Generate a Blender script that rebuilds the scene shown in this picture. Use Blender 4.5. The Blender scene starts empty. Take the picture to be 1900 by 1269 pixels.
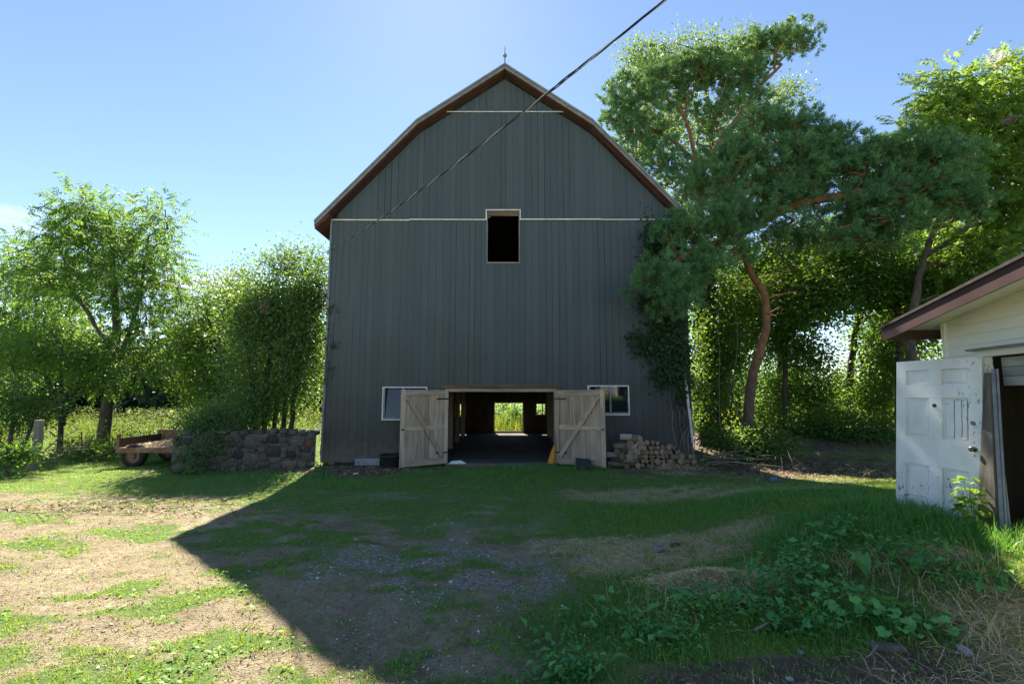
import bpy, math, random
import numpy as np
from mathutils import Vector, Matrix, Euler

R = math.radians
sc = bpy.context.scene
col = sc.collection
random.seed(7)
rng = np.random.default_rng(7)

# ------------------------------------------------------------------ camera
F, CX, CY, H = 870.0, 950.0, 634.5, 2.05       # focal length in photo pixels, photo centre, camera height
PITCH = math.atan(95.5 / F)
CP, SP = math.cos(PITCH), math.sin(PITCH)
cam = bpy.data.cameras.new('camera')
cam.sensor_width = 36.0
cam.lens = 36.0 * F / 1900.0
cam.clip_start = 0.05
cam.clip_end = 5000
camo = bpy.data.objects.new('camera', cam)
camo.location = (0, 0, H)
camo.rotation_euler = (R(90) + PITCH, 0, 0)
col.objects.link(camo)
sc.camera = camo

# ------------------------------------------------------------------ sky and sun
SUN_EL, SUN_AZ = R(45.6), R(-10.0)              # azimuth from +Y towards +X
world = bpy.data.worlds.new('World')
sc.world = world
world.use_nodes = True
wn, wl = world.node_tree.nodes, world.node_tree.links
for n in list(wn): wn.remove(n)
w_out = wn.new('ShaderNodeOutputWorld')
w_bg = wn.new('ShaderNodeBackground'); w_bg.inputs['Strength'].default_value = 0.055
sky = wn.new('ShaderNodeTexSky'); sky.sky_type = 'NISHITA'; sky.sun_disc = False
sky.sun_elevation = SUN_EL; sky.sun_rotation = SUN_AZ
sky.altitude = 200; sky.air_density = 1.0; sky.dust_density = 0.08; sky.ozone_density = 2.2
# a few low fair-weather clouds
w_tc = wn.new('ShaderNodeTexCoord')
w_map = wn.new('ShaderNodeMapping'); w_map.inputs['Scale'].default_value = (1.0, 1.0, 4.5)
w_noise = wn.new('ShaderNodeTexNoise'); w_noise.inputs['Scale'].default_value = 2.6; w_noise.inputs['Detail'].default_value = 9; w_noise.inputs['Roughness'].default_value = 0.58
w_ramp = wn.new('ShaderNodeValToRGB'); w_ramp.color_ramp.elements[0].position = 0.57; w_ramp.color_ramp.elements[1].position = 0.73
w_sep = wn.new('ShaderNodeSeparateXYZ')
w_el = wn.new('ShaderNodeMapRange'); w_el.inputs[1].default_value = 0.20; w_el.inputs[2].default_value = 0.34; w_el.inputs[3].default_value = 1.0; w_el.inputs[4].default_value = 0.0
w_mul = wn.new('ShaderNodeMath'); w_mul.operation = 'MULTIPLY'
w_mix = wn.new('ShaderNodeMixRGB'); w_mix.inputs[2].default_value = (7.6, 7.6, 7.9, 1)
wl.new(w_tc.outputs['Generated'], w_map.inputs[0]); wl.new(w_map.outputs[0], w_noise.inputs[0]); wl.new(w_noise.outputs[0], w_ramp.inputs[0])
wl.new(w_tc.outputs['Generated'], w_sep.inputs[0]); wl.new(w_sep.outputs[2], w_el.inputs[0])
wl.new(w_ramp.outputs[0], w_mul.inputs[0]); wl.new(w_el.outputs[0], w_mul.inputs[1])
wl.new(w_mul.outputs[0], w_mix.inputs[0]); wl.new(sky.outputs[0], w_mix.inputs[1]); wl.new(w_mix.outputs[0], w_bg.inputs[0])
wl.new(w_bg.outputs[0], w_out.inputs[0])

sun = bpy.data.lights.new('sun', 'SUN')
sun.energy = 4.9; sun.angle = R(0.55); sun.color = (1.0, 0.91, 0.77)
suno = bpy.data.objects.new('sun', sun)
sdir = Vector((math.sin(SUN_AZ) * math.cos(SUN_EL), math.cos(SUN_AZ) * math.cos(SUN_EL), math.sin(SUN_EL)))
suno.rotation_euler = sdir.to_track_quat('Z', 'Y').to_euler()
suno.location = sdir * 60
col.objects.link(suno)

sc.view_settings.view_transform = 'Standard'
sc.view_settings.look = 'None'
sc.view_settings.gamma = 1.0
sc.view_settings.use_curve_mapping = False
sc.view_settings.exposure = 1.95
cy = sc.cycles
cy.max_bounces = 7; cy.diffuse_bounces = 4; cy.glossy_bounces = 2; cy.transmission_bounces = 4; cy.transparent_max_bounces = 8
cy.use_denoising = True
cy.caustics_reflective = False; cy.caustics_refractive = False
cy.sample_clamp_indirect = 4.0
cy.use_adaptive_sampling = False
cy.blur_glossy = 1.0

# ------------------------------------------------------------------ helpers
def at(px, py, Y):
    """photo pixel -> point standing at distance Y"""
    a, b = (px - CX) / F, (CY - py) / F
    t = Y / (CP - b * SP)
    return Vector((a * t, Y, H + (SP + b * CP) * t))

def sstep(a, b, x):
    t = np.clip((x - a) / (b - a), 0, 1)
    return t * t * (3 - 2 * t)

_perm = np.random.default_rng(3).random((256, 256))
def vnoise(x, y):
    x = np.asarray(x, float); y = np.asarray(y, float)
    xi = np.floor(x).astype(int); yi = np.floor(y).astype(int)
    fx = x - xi; fy = y - yi
    fx = fx * fx * (3 - 2 * fx); fy = fy * fy * (3 - 2 * fy)
    g = lambda i, j: _perm[i & 255, j & 255]
    return (g(xi, yi) * (1 - fx) + g(xi + 1, yi) * fx) * (1 - fy) + (g(xi, yi + 1) * (1 - fx) + g(xi + 1, yi + 1) * fx) * fy
def fbm(x, y, o=4):
    s = 0; a = 0.5; n = 0
    for k in range(o):
        s = s + a * vnoise(x * 2 ** k + 17.3 * k, y * 2 ** k + 5.1 * k); n += a; a *= 0.5
    return s / n

def terrain(x, y):
    x = np.asarray(x, float); y = np.asarray(y, float)
    z = (0.10 + 0.35 * sstep(2.4, 4.6, x)) * (1 - sstep(6.0, 13.0, y))
    z = z + 0.75 * sstep(6.2, 9.0, x) * sstep(12.6, 16.5, y)
    z = z + 0.10 * sstep(4.5, 7.5, x) * sstep(5, 8, y) * (1 - sstep(9, 12, y))
    near = (1 - sstep(18, 40, np.hypot(x, y)))
    flat = sstep(0.0, 1.2, np.abs(y - 13.6)) + sstep(5.4, 6.4, np.abs(x + 0.1))
    flat = np.clip(flat, 0, 1)
    z = z + near * flat * (0.09 * (fbm(x * 0.6, y * 0.6, 3) - 0.5) + 0.045 * (fbm(x * 3.1 + 9, y * 3.1, 3) - 0.5))
    # soft wheel ruts leading to the barn doors
    for off in (-1.25, 0.35):
        d = np.abs(x - (off - 0.09 * (y - 4) - 0.2 * np.sin(y * 0.5)))
        z = z - 0.035 * near * np.exp(-(d / 0.22) ** 2) * sstep(2, 4, y) * (1 - sstep(10, 12.5, y))
    inside = (np.abs(x + 0.1) < 5.25) & (y > 13.9) & (y < 24.0)
    z = np.where(inside, -0.05, z)
    return z
def tz(x, y): return float(terrain(x, y))

def grd(px, py):
    """photo pixel -> point on the ground"""
    a, b = (px - CX) / F, (CY - py) / F
    dy, dz = CP - b * SP, SP + b * CP
    t = 0
    z = 0.3
    for _ in range(25):
        t = (z - H) / dz
        z = tz(a * t, dy * t)
    return Vector((a * t, dy * t, z))

def tag(o, label=None, cat=None, group=None, kind=None):
    if label: o['label'] = label
    if cat: o['category'] = cat
    if group: o['group'] = group
    if kind or cat: o['kind'] = kind or 'thing'
    return o

def thing(name, loc, label, cat, group=None):
    o = bpy.data.objects.new(name, None)
    o.empty_display_size = 0.3
    o.location = loc
    col.objects.link(o)
    return tag(o, label, cat, group)

def attach(o, parent):
    o.parent = parent
    if parent.parent is None:
        o.matrix_parent_inverse = Matrix.Translation(-Vector(parent.location))
    else:
        o.matrix_parent_inverse = Matrix.Identity(4)

def link(name, me, mat, parent=None, base=None):
    o = bpy.data.objects.new(name, me)
    col.objects.link(o)
    if mat is not None:
        for m in (mat if isinstance(mat, (list, tuple)) else [mat]):
            me.materials.append(m)
    if parent is not None: attach(o, parent)
    elif base is not None:
        me.transform(Matrix.Translation(-Vector(base))); o.location = base
    return o

class MB:
    def __init__(s): s.v = []; s.f = []; s.mi = []; s.m = 0
    def _add(s, vs, fs):
        b = len(s.v); s.v.extend([tuple(v) for v in vs])
        for f in fs: s.f.append(tuple(b + i for i in f)); s.mi.append(s.m)
        return s
    def box(s, x0, x1, y0, y1, z0, z1):
        return s._add([(x0, y0, z0), (x1, y0, z0), (x1, y1, z0), (x0, y1, z0), (x0, y0, z1), (x1, y0, z1), (x1, y1, z1), (x0, y1, z1)],
                      [(0, 3, 2, 1), (4, 5, 6, 7), (0, 1, 5, 4), (1, 2, 6, 5), (2, 3, 7, 6), (3, 0, 4, 7)])
    def hexa(s, bot, top):
        """bot, top: four points each, in order"""
        return s._add(list(bot) + list(top), [(0, 3, 2, 1), (4, 5, 6, 7), (0, 1, 5, 4), (1, 2, 6, 5), (2, 3, 7, 6), (3, 0, 4, 7)])
    def bar(s, a, b, w, h, up=(0, 0, 1)):
        a, b = Vector(a), Vector(b); d = (b - a).normalized(); up = Vector(up)
        x = d.cross(up)
        if x.length < 1e-4: x = d.cross(Vector((1, 0, 0)))
        x.normalize(); y = x.cross(d).normalized()
        q = [x * w / 2 + y * h / 2, -x * w / 2 + y * h / 2, -x * w / 2 - y * h / 2, x * w / 2 - y * h / 2]
        return s.hexa([a + k for k in q], [b + k for k in q])
    def tube(s, pts, rad, n=6, cap=True):
        pts = [Vector(p) for p in pts]
        if not isinstance(rad, (list, tuple)): rad = [rad] * len(pts)
        vs = []; fs = []; u = None
        for i, p in enumerate(pts):
            d = (pts[min(i + 1, len(pts) - 1)] - pts[max(i - 1, 0)])
            d = d.normalized() if d.length > 1e-9 else Vector((0, 0, 1))
            if u is None:
                u = d.cross(Vector((0.3, 0.9, 0.2)))
                if u.length < 1e-3: u = d.cross(Vector((1, 0, 0)))
            u = (u - d * u.dot(d)).normalized(); w = d.cross(u)
            for k in range(n):
                t = 2 * math.pi * k / n
                vs.append(p + (u * math.cos(t) + w * math.sin(t)) * rad[i])
        for i in range(len(pts) - 1):
            for k in range(n):
                fs.append((i * n + k, i * n + (k + 1) % n, (i + 1) * n + (k + 1) % n, (i + 1) * n + k))
        if cap:
            fs.append(tuple(range(n - 1, -1, -1))); fs.append(tuple((len(pts) - 1) * n + k for k in range(n)))
        return s._add(vs, fs)
    def lathe(s, c, prof, n=16, axis='z'):
        vs = []; fs = []
        for (r, h) in prof:
            for k in range(n):
                t = 2 * math.pi * k / n
                q = (r * math.cos(t), r * math.sin(t), h)
                if axis == 'y': q = (q[0], q[2], q[1])
                if axis == 'x': q = (q[2], q[0], q[1])
                vs.append((c[0] + q[0], c[1] + q[1], c[2] + q[2]))
        for i in range(len(prof) - 1):
            for k in range(n): fs.append((i * n + k, i * n + (k + 1) % n, (i + 1) * n + (k + 1) % n, (i + 1) * n + k))
        return s._add(vs, fs)
    def mesh(s, name, smooth=False):
        me = bpy.data.meshes.new(name); me.from_pydata(s.v, [], s.f)
        if any(s.mi): me.polygons.foreach_set('material_index', s.mi)
        if smooth: me.polygons.foreach_set('use_smooth', [True] * len(me.polygons))
        me.update(); return me
    def build(s, name, mat, parent=None, smooth=False, base=None):
        me = s.mesh(name, smooth)
        if parent is None and base is None:
            a = np.array(s.v); base = ((a[:, 0].min() + a[:, 0].max()) / 2, (a[:, 1].min() + a[:, 1].max()) / 2, a[:, 2].min())
        return link(name, me, mat, parent, base)

def np_mesh(name, V, faces_list, rnd=None, smooth=False, attr='rnd'):
    """faces_list: list of integer arrays (n,k). rnd: one value per face, over all arrays in order"""
    me = bpy.data.meshes.new(name)
    V = np.asarray(V, np.float32)
    me.vertices.add(len(V)); me.vertices.foreach_set('co', V.ravel())
    tot = sum(f.size for f in faces_list); nf = sum(len(f) for f in faces_list)
    me.loops.add(tot); me.polygons.add(nf)
    me.loops.foreach_set('vertex_index', np.concatenate([f.ravel() for f in faces_list]).astype(np.int32))
    ls = []; o = 0
    for f in faces_list:
        ls.append(o + np.arange(len(f)) * f.shape[1]); o += f.size
    me.polygons.foreach_set('loop_start', np.concatenate(ls).astype(np.int32))
    if smooth: me.polygons.foreach_set('use_smooth', np.ones(nf, bool))
    me.update(calc_edges=True)
    if rnd is not None:
        a = me.attributes.new(attr, 'FLOAT', 'FACE'); a.data.foreach_set('value', np.asarray(rnd, np.float32))
    return me

def unit(a): return a / np.maximum(np.linalg.norm(a, axis=-1, keepdims=True), 1e-9)

# ------------------------------------------------------------------ materials
def new_mat(name):
    m = bpy.data.materials.new(name); m.use_nodes = True
    nt = m.node_tree
    return m, nt.nodes, nt.links, nt.nodes['Principled BSDF']

def ramp(nodes, stops):
    r = nodes.new('ShaderNodeValToRGB')
    e = r.color_ramp.elements
    while len(e) < len(stops): e.new(0.5)
    for i, (p, c) in enumerate(stops):
        e[i].position = p; e[i].color = (*c, 1) if len(c) == 3 else c
    return r

def noise_mat(name, c1, c2, scale=(4, 4, 4), rough=0.8, detail=5, bump=0.15, bdist=0.01, objrand=0.25, c3=None, pos=(0.3, 0.7), metal=0.0, spec=0.3, bscale=None):
    """base colour from stretched noise, a second finer noise for relief, lightness differing from piece to piece"""
    m, N, L, bs = new_mat(name)
    tc = N.new('ShaderNodeTexCoord'); mp = N.new('ShaderNodeMapping'); mp.inputs['Scale'].default_value = scale
    oi = N.new('ShaderNodeObjectInfo')
    off = N.new('ShaderNodeVectorMath'); off.operation = 'SCALE'; off.inputs['Scale'].default_value = 13.7
    cmb = N.new('ShaderNodeCombineXYZ'); L.new(oi.outputs['Random'], cmb.inputs[0]); L.new(oi.outputs['Random'], cmb.inputs[2]); L.new(cmb.outputs[0], off.inputs[0])
    add = N.new('ShaderNodeVectorMath'); add.operation = 'ADD'
    L.new(tc.outputs['Object'], mp.inputs[0]); L.new(mp.outputs[0], add.inputs[0]); L.new(off.outputs[0], add.inputs[1])
    n1 = N.new('ShaderNodeTexNoise'); n1.inputs['Scale'].default_value = 1.0; n1.inputs['Detail'].default_value = detail; n1.inputs['Roughness'].default_value = 0.65
    L.new(add.outputs[0], n1.inputs[0])
    stops = [(pos[0], c1), (pos[1], c2)] if c3 is None else [(pos[0], c1), ((pos[0] + pos[1]) / 2, c2), (pos[1], c3)]
    rp = ramp(N, stops); L.new(n1.outputs[0], rp.inputs[0])
    hsv = N.new('ShaderNodeHueSaturation')
    mr = N.new('ShaderNodeMapRange'); mr.inputs[3].default_value = 1 - objrand; mr.inputs[4].default_value = 1 + objrand
    L.new(oi.outputs['Random'], mr.inputs[0]); L.new(mr.outputs[0], hsv.inputs['Value']); L.new(rp.outputs[0], hsv.inputs['Color'])
    L.new(hsv.outputs[0], bs.inputs['Base Color'])
    bs.inputs['Roughness'].default_value = rough; bs.inputs['Metallic'].default_value = metal
    bs.inputs['Specular IOR Level'].default_value = spec
    if bump:
        n2 = N.new('ShaderNodeTexNoise'); n2.inputs['Scale'].default_value = 3.0 if bscale is None else bscale; n2.inputs['Detail'].default_value = 6
        L.new(add.outputs[0], n2.inputs[0])
        bp = N.new('ShaderNodeBump'); bp.inputs['Strength'].default_value = bump; bp.inputs['Distance'].default_value = bdist
        L.new(n2.outputs[0], bp.inputs['Height']); L.new(bp.outputs[0], bs.inputs['Normal'])
    return m

def leaf_mat(name, dark, light, trans, mixf=0.45, rough=0.55, spec=0.25, warm=None, warm_at=0.93):
    """two-sided leaf: glossy-diffuse top and light passing through; colour differs leaf by leaf"""
    m, N, L, bs = new_mat(name)
    at_ = N.new('ShaderNodeAttribute'); at_.attribute_name = 'rnd'
    st = [(0.0, dark), (0.85, light)]
    ts = [(0.0, tuple(c * 0.75 for c in trans)), (0.85, tuple(c * 1.1 for c in trans))]
    if warm: st += [(warm_at, light), (warm_at + 0.03, warm)]; ts += [(warm_at, trans), (warm_at + 0.03, tuple(c * 1.6 for c in warm))]
    rp = ramp(N, st); L.new(at_.outputs['Fac'], rp.inputs[0])
    rt = ramp(N, ts); L.new(at_.outputs['Fac'], rt.inputs[0])
    L.new(rp.outputs[0], bs.inputs['Base Color']); bs.inputs['Roughness'].default_value = rough; bs.inputs['Specular IOR Level'].default_value = spec
    tr = N.new('ShaderNodeBsdfTranslucent'); L.new(rt.outputs[0], tr.inputs[0])
    mx = N.new('ShaderNodeMixShader'); mx.inputs[0].default_value = mixf
    L.new(bs.outputs[0], mx.inputs[1]); L.new(tr.outputs[0], mx.inputs[2])
    L.new(mx.outputs[0], N['Material Output'].inputs[0])
    return m

M = {}
# paint on the barn boards: charcoal, chalky, washed to bare brown in streaks and splashed near the ground
def barn_board_mat():
    m, N, L, bs = new_mat('charcoal_board')
    tc = N.new('ShaderNodeTexCoord'); oi = N.new('ShaderNodeObjectInfo')
    mp = N.new('ShaderNodeMapping'); mp.inputs['Scale'].default_value = (22, 22, 0.7)
    L.new(tc.outputs['Object'], mp.inputs[0])
    n1 = N.new('ShaderNodeTexNoise'); n1.inputs['Scale'].default_value = 1; n1.inputs['Detail'].default_value = 6; n1.inputs['Roughness'].default_value = 0.7
    L.new(mp.outputs[0], n1.inputs[0])
    rp = ramp(N, [(0.22, (0.055, 0.074, 0.087)), (0.55, (0.064, 0.086, 0.100)), (0.85, (0.077, 0.099, 0.112))]); L.new(n1.outputs[0], rp.inputs[0])
    # worn, browner lower boards
    sx = N.new('ShaderNodeSeparateXYZ'); L.new(tc.outputs['Object'], sx.inputs[0])
    n3 = N.new('ShaderNodeTexNoise'); n3.inputs['Scale'].default_value = 0.8; n3.inputs['Detail'].default_value = 4; L.new(tc.outputs['Object'], n3.inputs[0])
    ad = N.new('ShaderNodeMath'); ad.operation = 'MULTIPLY_ADD'; ad.inputs[1].default_value = 5.0
    L.new(n3.outputs[0], ad.inputs[0]); L.new(sx.outputs[2], ad.inputs[2])
    mr = N.new('ShaderNodeMapRange'); mr.inputs[1].default_value = 2.6; mr.inputs[2].default_value = 7.0; mr.inputs[3].default_value = 0.9; mr.inputs[4].default_value = 0.0
    L.new(ad.outputs[0], mr.inputs[0])
    mx = N.new('ShaderNodeMixRGB'); mx.inputs[2].default_value = (0.050, 0.043, 0.037, 1)
    L.new(mr.outputs[0], mx.inputs[0]); L.new(rp.outputs[0], mx.inputs[1])
    # each board its own fade
    hsv = N.new('ShaderNodeHueSaturation'); v = N.new('ShaderNodeMapRange'); v.inputs[3].default_value = 0.92; v.inputs[4].default_value = 1.07
    L.new(oi.outputs['Random'], v.inputs[0]); L.new(v.outputs[0], hsv.inputs['Value'])
    s2 = N.new('ShaderNodeMath'); s2.operation = 'FRACT'; s1 = N.new('ShaderNodeMath'); s1.operation = 'MULTIPLY'; s1.inputs[1].default_value = 37.7
    L.new(oi.outputs['Random'], s1.inputs[0]); L.new(s1.outputs[0], s2.inputs[0])
    v2 = N.new('ShaderNodeMapRange'); v2.inputs[3].default_value = 0.85; v2.inputs[4].default_value = 1.15; L.new(s2.outputs[0], v2.inputs[0]); L.new(v2.outputs[0], hsv.inputs['Saturation'])
    n5 = N.new('ShaderNodeTexNoise'); n5.inputs['Scale'].default_value = 6; n5.inputs['Detail'].default_value = 5; L.new(tc.outputs['Object'], n5.inputs[0])
    sp = N.new('ShaderNodeMath'); sp.operation = 'MULTIPLY_ADD'; sp.inputs[1].default_value = -0.9; L.new(n5.outputs[0], sp.inputs[0]); L.new(sx.outputs[2], sp.inputs[2])
    sr_ = N.new('ShaderNodeMapRange'); sr_.inputs[1].default_value = -0.35; sr_.inputs[2].default_value = 0.35; sr_.inputs[3].default_value = 0.75; sr_.inputs[4].default_value = 0.0; L.new(sp.outputs[0], sr_.inputs[0])
    md = N.new('ShaderNodeMixRGB'); md.inputs[2].default_value = (0.15, 0.12, 0.088, 1); L.new(sr_.outputs[0], md.inputs[0]); L.new(mx.outputs[0], md.inputs[1])
    mp6 = N.new('ShaderNodeMapping'); mp6.inputs['Scale'].default_value = (9, 9, 0.35); L.new(tc.outputs['Object'], mp6.inputs[0])
    n6 = N.new('ShaderNodeTexNoise'); n6.inputs['Scale'].default_value = 1; n6.inputs['Detail'].default_value = 3; L.new(mp6.outputs[0], n6.inputs[0])
    rr = N.new('ShaderNodeMapRange'); rr.inputs[1].default_value = 0.64; rr.inputs[2].default_value = 0.76; rr.inputs[3].default_value = 0.0; rr.inputs[4].default_value = 0.22; L.new(n6.outputs[0], rr.inputs[0])
    mr6 = N.new('ShaderNodeMixRGB'); mr6.inputs[2].default_value = (0.16, 0.15, 0.14, 1); L.new(rr.outputs[0], mr6.inputs[0]); L.new(md.outputs[0], mr6.inputs[1])
    L.new(mr6.outputs[0], hsv.inputs['Color']); L.new(hsv.outputs[0], bs.inputs['Base Color'])
    bs.inputs['Roughness'].default_value = 0.62; bs.inputs['Specular IOR Level'].default_value = 0.35
    bp = N.new('ShaderNodeBump'); bp.inputs['Strength'].default_value = 0.35; bp.inputs['Distance'].default_value = 0.004
    L.new(n1.outputs[0], bp.inputs['Height']); L.new(bp.outputs[0], bs.inputs['Normal'])
    return m
M['board'] = barn_board_mat()
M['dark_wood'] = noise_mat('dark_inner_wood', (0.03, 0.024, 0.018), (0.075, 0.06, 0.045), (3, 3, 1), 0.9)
M['roof_metal'] = noise_mat('weathered_roof_sheet', (0.16, 0.17, 0.18), (0.30, 0.31, 0.32), (2, 6, 2), 0.5, metal=0.3, objrand=0.08)
M['rake'] = noise_mat('grey_rake_board', (0.14, 0.15, 0.165), (0.26, 0.275, 0.29), (5, 5, 5), 0.8, objrand=0.15)
M['red_soffit'] = noise_mat('red_brown_soffit', (0.075, 0.028, 0.027), (0.140, 0.052, 0.046), (3, 9, 3), 0.85, objrand=0.2)
M['white_trim'] = noise_mat('white_trim', (0.50, 0.50, 0.49), (0.74, 0.74, 0.73), (6, 6, 3), 0.55, objrand=0.08)
M['door_wood'] = noise_mat('weathered_door_board', (0.20, 0.138, 0.095), (0.39, 0.30, 0.225), (16, 16, 1.2), 0.85, objrand=0.22, c3=(0.54, 0.44, 0.35), pos=(0.25, 0.8), bump=0.4, bdist=0.004)
M['door_wood_h'] = noise_mat('weathered_door_rail', (0.21, 0.15, 0.105), (0.40, 0.315, 0.238), (2.0, 2.0, 16), 0.85, objrand=0.18, c3=(0.55, 0.45, 0.36), pos=(0.25, 0.8), bump=0.4, bdist=0.004)
M['lintel'] = noise_mat('brown_lintel', (0.07, 0.05, 0.035), (0.17, 0.125, 0.085), (1.5, 8, 14), 0.9)
M['old_wood'] = noise_mat('grey_old_wood', (0.08, 0.07, 0.058), (0.20, 0.178, 0.15), (9, 9, 1.2), 0.9, c3=(0.30, 0.275, 0.24), pos=(0.25, 0.8), bump=0.5, bdist=0.006)
M['concrete'] = noise_mat('barn_floor', (0.08, 0.07, 0.058), (0.17, 0.15, 0.125), (1.5, 1.5, 1.5), 0.95)
M['iron'] = noise_mat('dark_iron', (0.02, 0.018, 0.016), (0.06, 0.05, 0.045), (12, 12, 12), 0.6, metal=0.5)
M['rust'] = noise_mat('rusty_steel', (0.10, 0.045, 0.025), (0.26, 0.14, 0.085), (6, 6, 6), 0.85, c3=(0.36, 0.25, 0.18), pos=(0.25, 0.8), objrand=0.15)
M['dark_rust'] = noise_mat('dark_rusty_steel', (0.03, 0.02, 0.014), (0.10, 0.06, 0.04), (8, 8, 8), 0.9)
M['rubber'] = noise_mat('tyre_rubber', (0.012, 0.012, 0.012), (0.04, 0.038, 0.035), (9, 9, 9), 0.85)
M['stone'] = noise_mat('field_stone', (0.042, 0.040, 0.032), (0.10, 0.094, 0.074), (5, 5, 5), 0.9, objrand=0.5, c3=(0.165, 0.155, 0.12), pos=(0.28, 0.78), bump=0.6, bdist=0.02)
M['stone_red'] = noise_mat('reddish_field_stone', (0.10, 0.060, 0.046), (0.21, 0.135, 0.10), (5, 5, 5), 0.9, objrand=0.35, bump=0.6, bdist=0.02)
M['stone_blue'] = noise_mat('bluish_field_stone', (0.030, 0.034, 0.038), (0.08, 0.085, 0.09), (5, 5, 5), 0.9, objrand=0.4, bump=0.6, bdist=0.02)
M['mortar'] = noise_mat('crumbling_mortar', (0.07, 0.063, 0.052), (0.16, 0.145, 0.12), (7, 7, 7), 0.95, bump=0.7, bdist=0.03)
M['siding'] = noise_mat('white_siding', (0.78, 0.78, 0.76), (0.87, 0.87, 0.85), (1.5, 1.5, 6), 0.45, objrand=0.03, bump=0.05)
M['soffit'] = noise_mat('white_soffit', (0.70, 0.69, 0.65), (0.80, 0.79, 0.76), (3, 3, 3), 0.5, objrand=0.04, bump=0.04)
M['brown_metal'] = noise_mat('brown_fascia_metal', (0.060, 0.036, 0.036), (0.084, 0.052, 0.050), (2, 2, 2), 0.38, objrand=0.05, bump=0.05)
M['shingle'] = noise_mat('dark_shingle', (0.02, 0.018, 0.018), (0.06, 0.055, 0.05), (9, 9, 9), 0.95)
M['flashing'] = noise_mat('grey_flashing', (0.16, 0.17, 0.19), (0.32, 0.33, 0.36), (6, 6, 6), 0.5, metal=0.2)
M['alu'] = noise_mat('grey_roller_slat', (0.30, 0.31, 0.33), (0.44, 0.45, 0.47), (2, 2, 6), 0.45, metal=0.3)
M['bark'] = noise_mat('grey_bark', (0.045, 0.036, 0.028), (0.16, 0.135, 0.11), (7, 7, 2.2), 0.95, bump=0.8, bdist=0.03)
M['dark_bark'] = noise_mat('dark_bark', (0.025, 0.02, 0.016), (0.085, 0.07, 0.055), (8, 8, 2.5), 0.95, bump=0.8, bdist=0.03)
M['stick'] = noise_mat('dry_stick', (0.12, 0.095, 0.07), (0.30, 0.25, 0.19), (5, 5, 5), 0.9)
M['log_bark'] = noise_mat('log_bark', (0.07, 0.055, 0.04), (0.21, 0.17, 0.13), (14, 4, 14), 0.95, objrand=0.4)
M['log_cut'] = noise_mat('cut_log_end', (0.15, 0.10, 0.06), (0.34, 0.25, 0.165), (16, 3, 16), 0.85, objrand=0.35)
M['birch'] = noise_mat('pale_log_bark', (0.30, 0.27, 0.22), (0.55, 0.51, 0.44), (12, 3, 12), 0.85, objrand=0.2)
M['cable'] = noise_mat('black_cable', (0.012, 0.013, 0.016), (0.03, 0.032, 0.038), (9, 9, 9), 0.5, bump=0)
M['bare_wire'] = noise_mat('bare_wire', (0.40, 0.41, 0.43), (0.55, 0.56, 0.58), (9, 9, 9), 0.55, metal=0.1, bump=0)
M['orange'] = noise_mat('orange_plastic', (0.52, 0.22, 0.02), (0.62, 0.28, 0.035), (5, 5, 5), 0.45, objrand=0, bump=0)
M['paper'] = noise_mat('white_feed_sack', (0.55, 0.57, 0.60), (0.75, 0.77, 0.80), (9, 9, 9), 0.6, objrand=0.1)
M['black_plastic'] = noise_mat('black_plastic', (0.012, 0.016, 0.016), (0.03, 0.035, 0.035), (6, 6, 6), 0.5, objrand=0.1)
M['brass'] = noise_mat('tarnished_knob', (0.10, 0.085, 0.06), (0.26, 0.24, 0.20), (20, 20, 20), 0.35, metal=0.8, bump=0)
M['blue_plastic'] = noise_mat('blue_plastic', (0.05, 0.17, 0.26), (0.10, 0.27, 0.38), (9, 9, 9), 0.4, objrand=0)

def pine_bark_mat():
    m, N, L, bs = new_mat('pine_bark')
    tc = N.new('ShaderNodeTexCoord'); sx = N.new('ShaderNodeSeparateXYZ'); L.new(tc.outputs['Object'], sx.inputs[0])
    vo = N.new('ShaderNodeTexNoise'); mp = N.new('ShaderNodeMapping'); mp.inputs['Scale'].default_value = (9, 9, 4); L.new(tc.outputs['Object'], mp.inputs[0]); L.new(mp.outputs[0], vo.inputs[0])
    vo.inputs['Scale'].default_value = 1; vo.inputs['Detail'].default_value = 7; vo.inputs['Roughness'].default_value = 0.7
    lo = ramp(N, [(0.3, (0.05, 0.036, 0.028)), (0.7, (0.17, 0.12, 0.09))]); L.new(vo.outputs[0], lo.inputs[0])
    hi = ramp(N, [(0.3, (0.11, 0.052, 0.028)), (0.5, (0.21, 0.105, 0.058)), (0.7, (0.33, 0.165, 0.085))]); L.new(vo.outputs[0], hi.inputs[0])
    mr = N.new('ShaderNodeMapRange'); mr.inputs[1].default_value = 1.8; mr.inputs[2].default_value = 3.4; L.new(sx.outputs[2], mr.inputs[0])
    mx = N.new('ShaderNodeMixRGB'); L.new(mr.outputs[0], mx.inputs[0]); L.new(lo.outputs[0], mx.inputs[1]); L.new(hi.outputs[0], mx.inputs[2])
    L.new(mx.outputs[0], bs.inputs['Base Color']); bs.inputs['Roughness'].default_value = 0.9
    bp = N.new('ShaderNodeBump'); bp.inputs['Strength'].default_value = 0.8; bp.inputs['Distance'].default_value = 0.03; L.new(vo.outputs[0], bp.inputs['Height']); L.new(bp.outputs[0], bs.inputs['Normal'])
    return m
M['pine_bark'] = pine_bark_mat()

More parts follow.
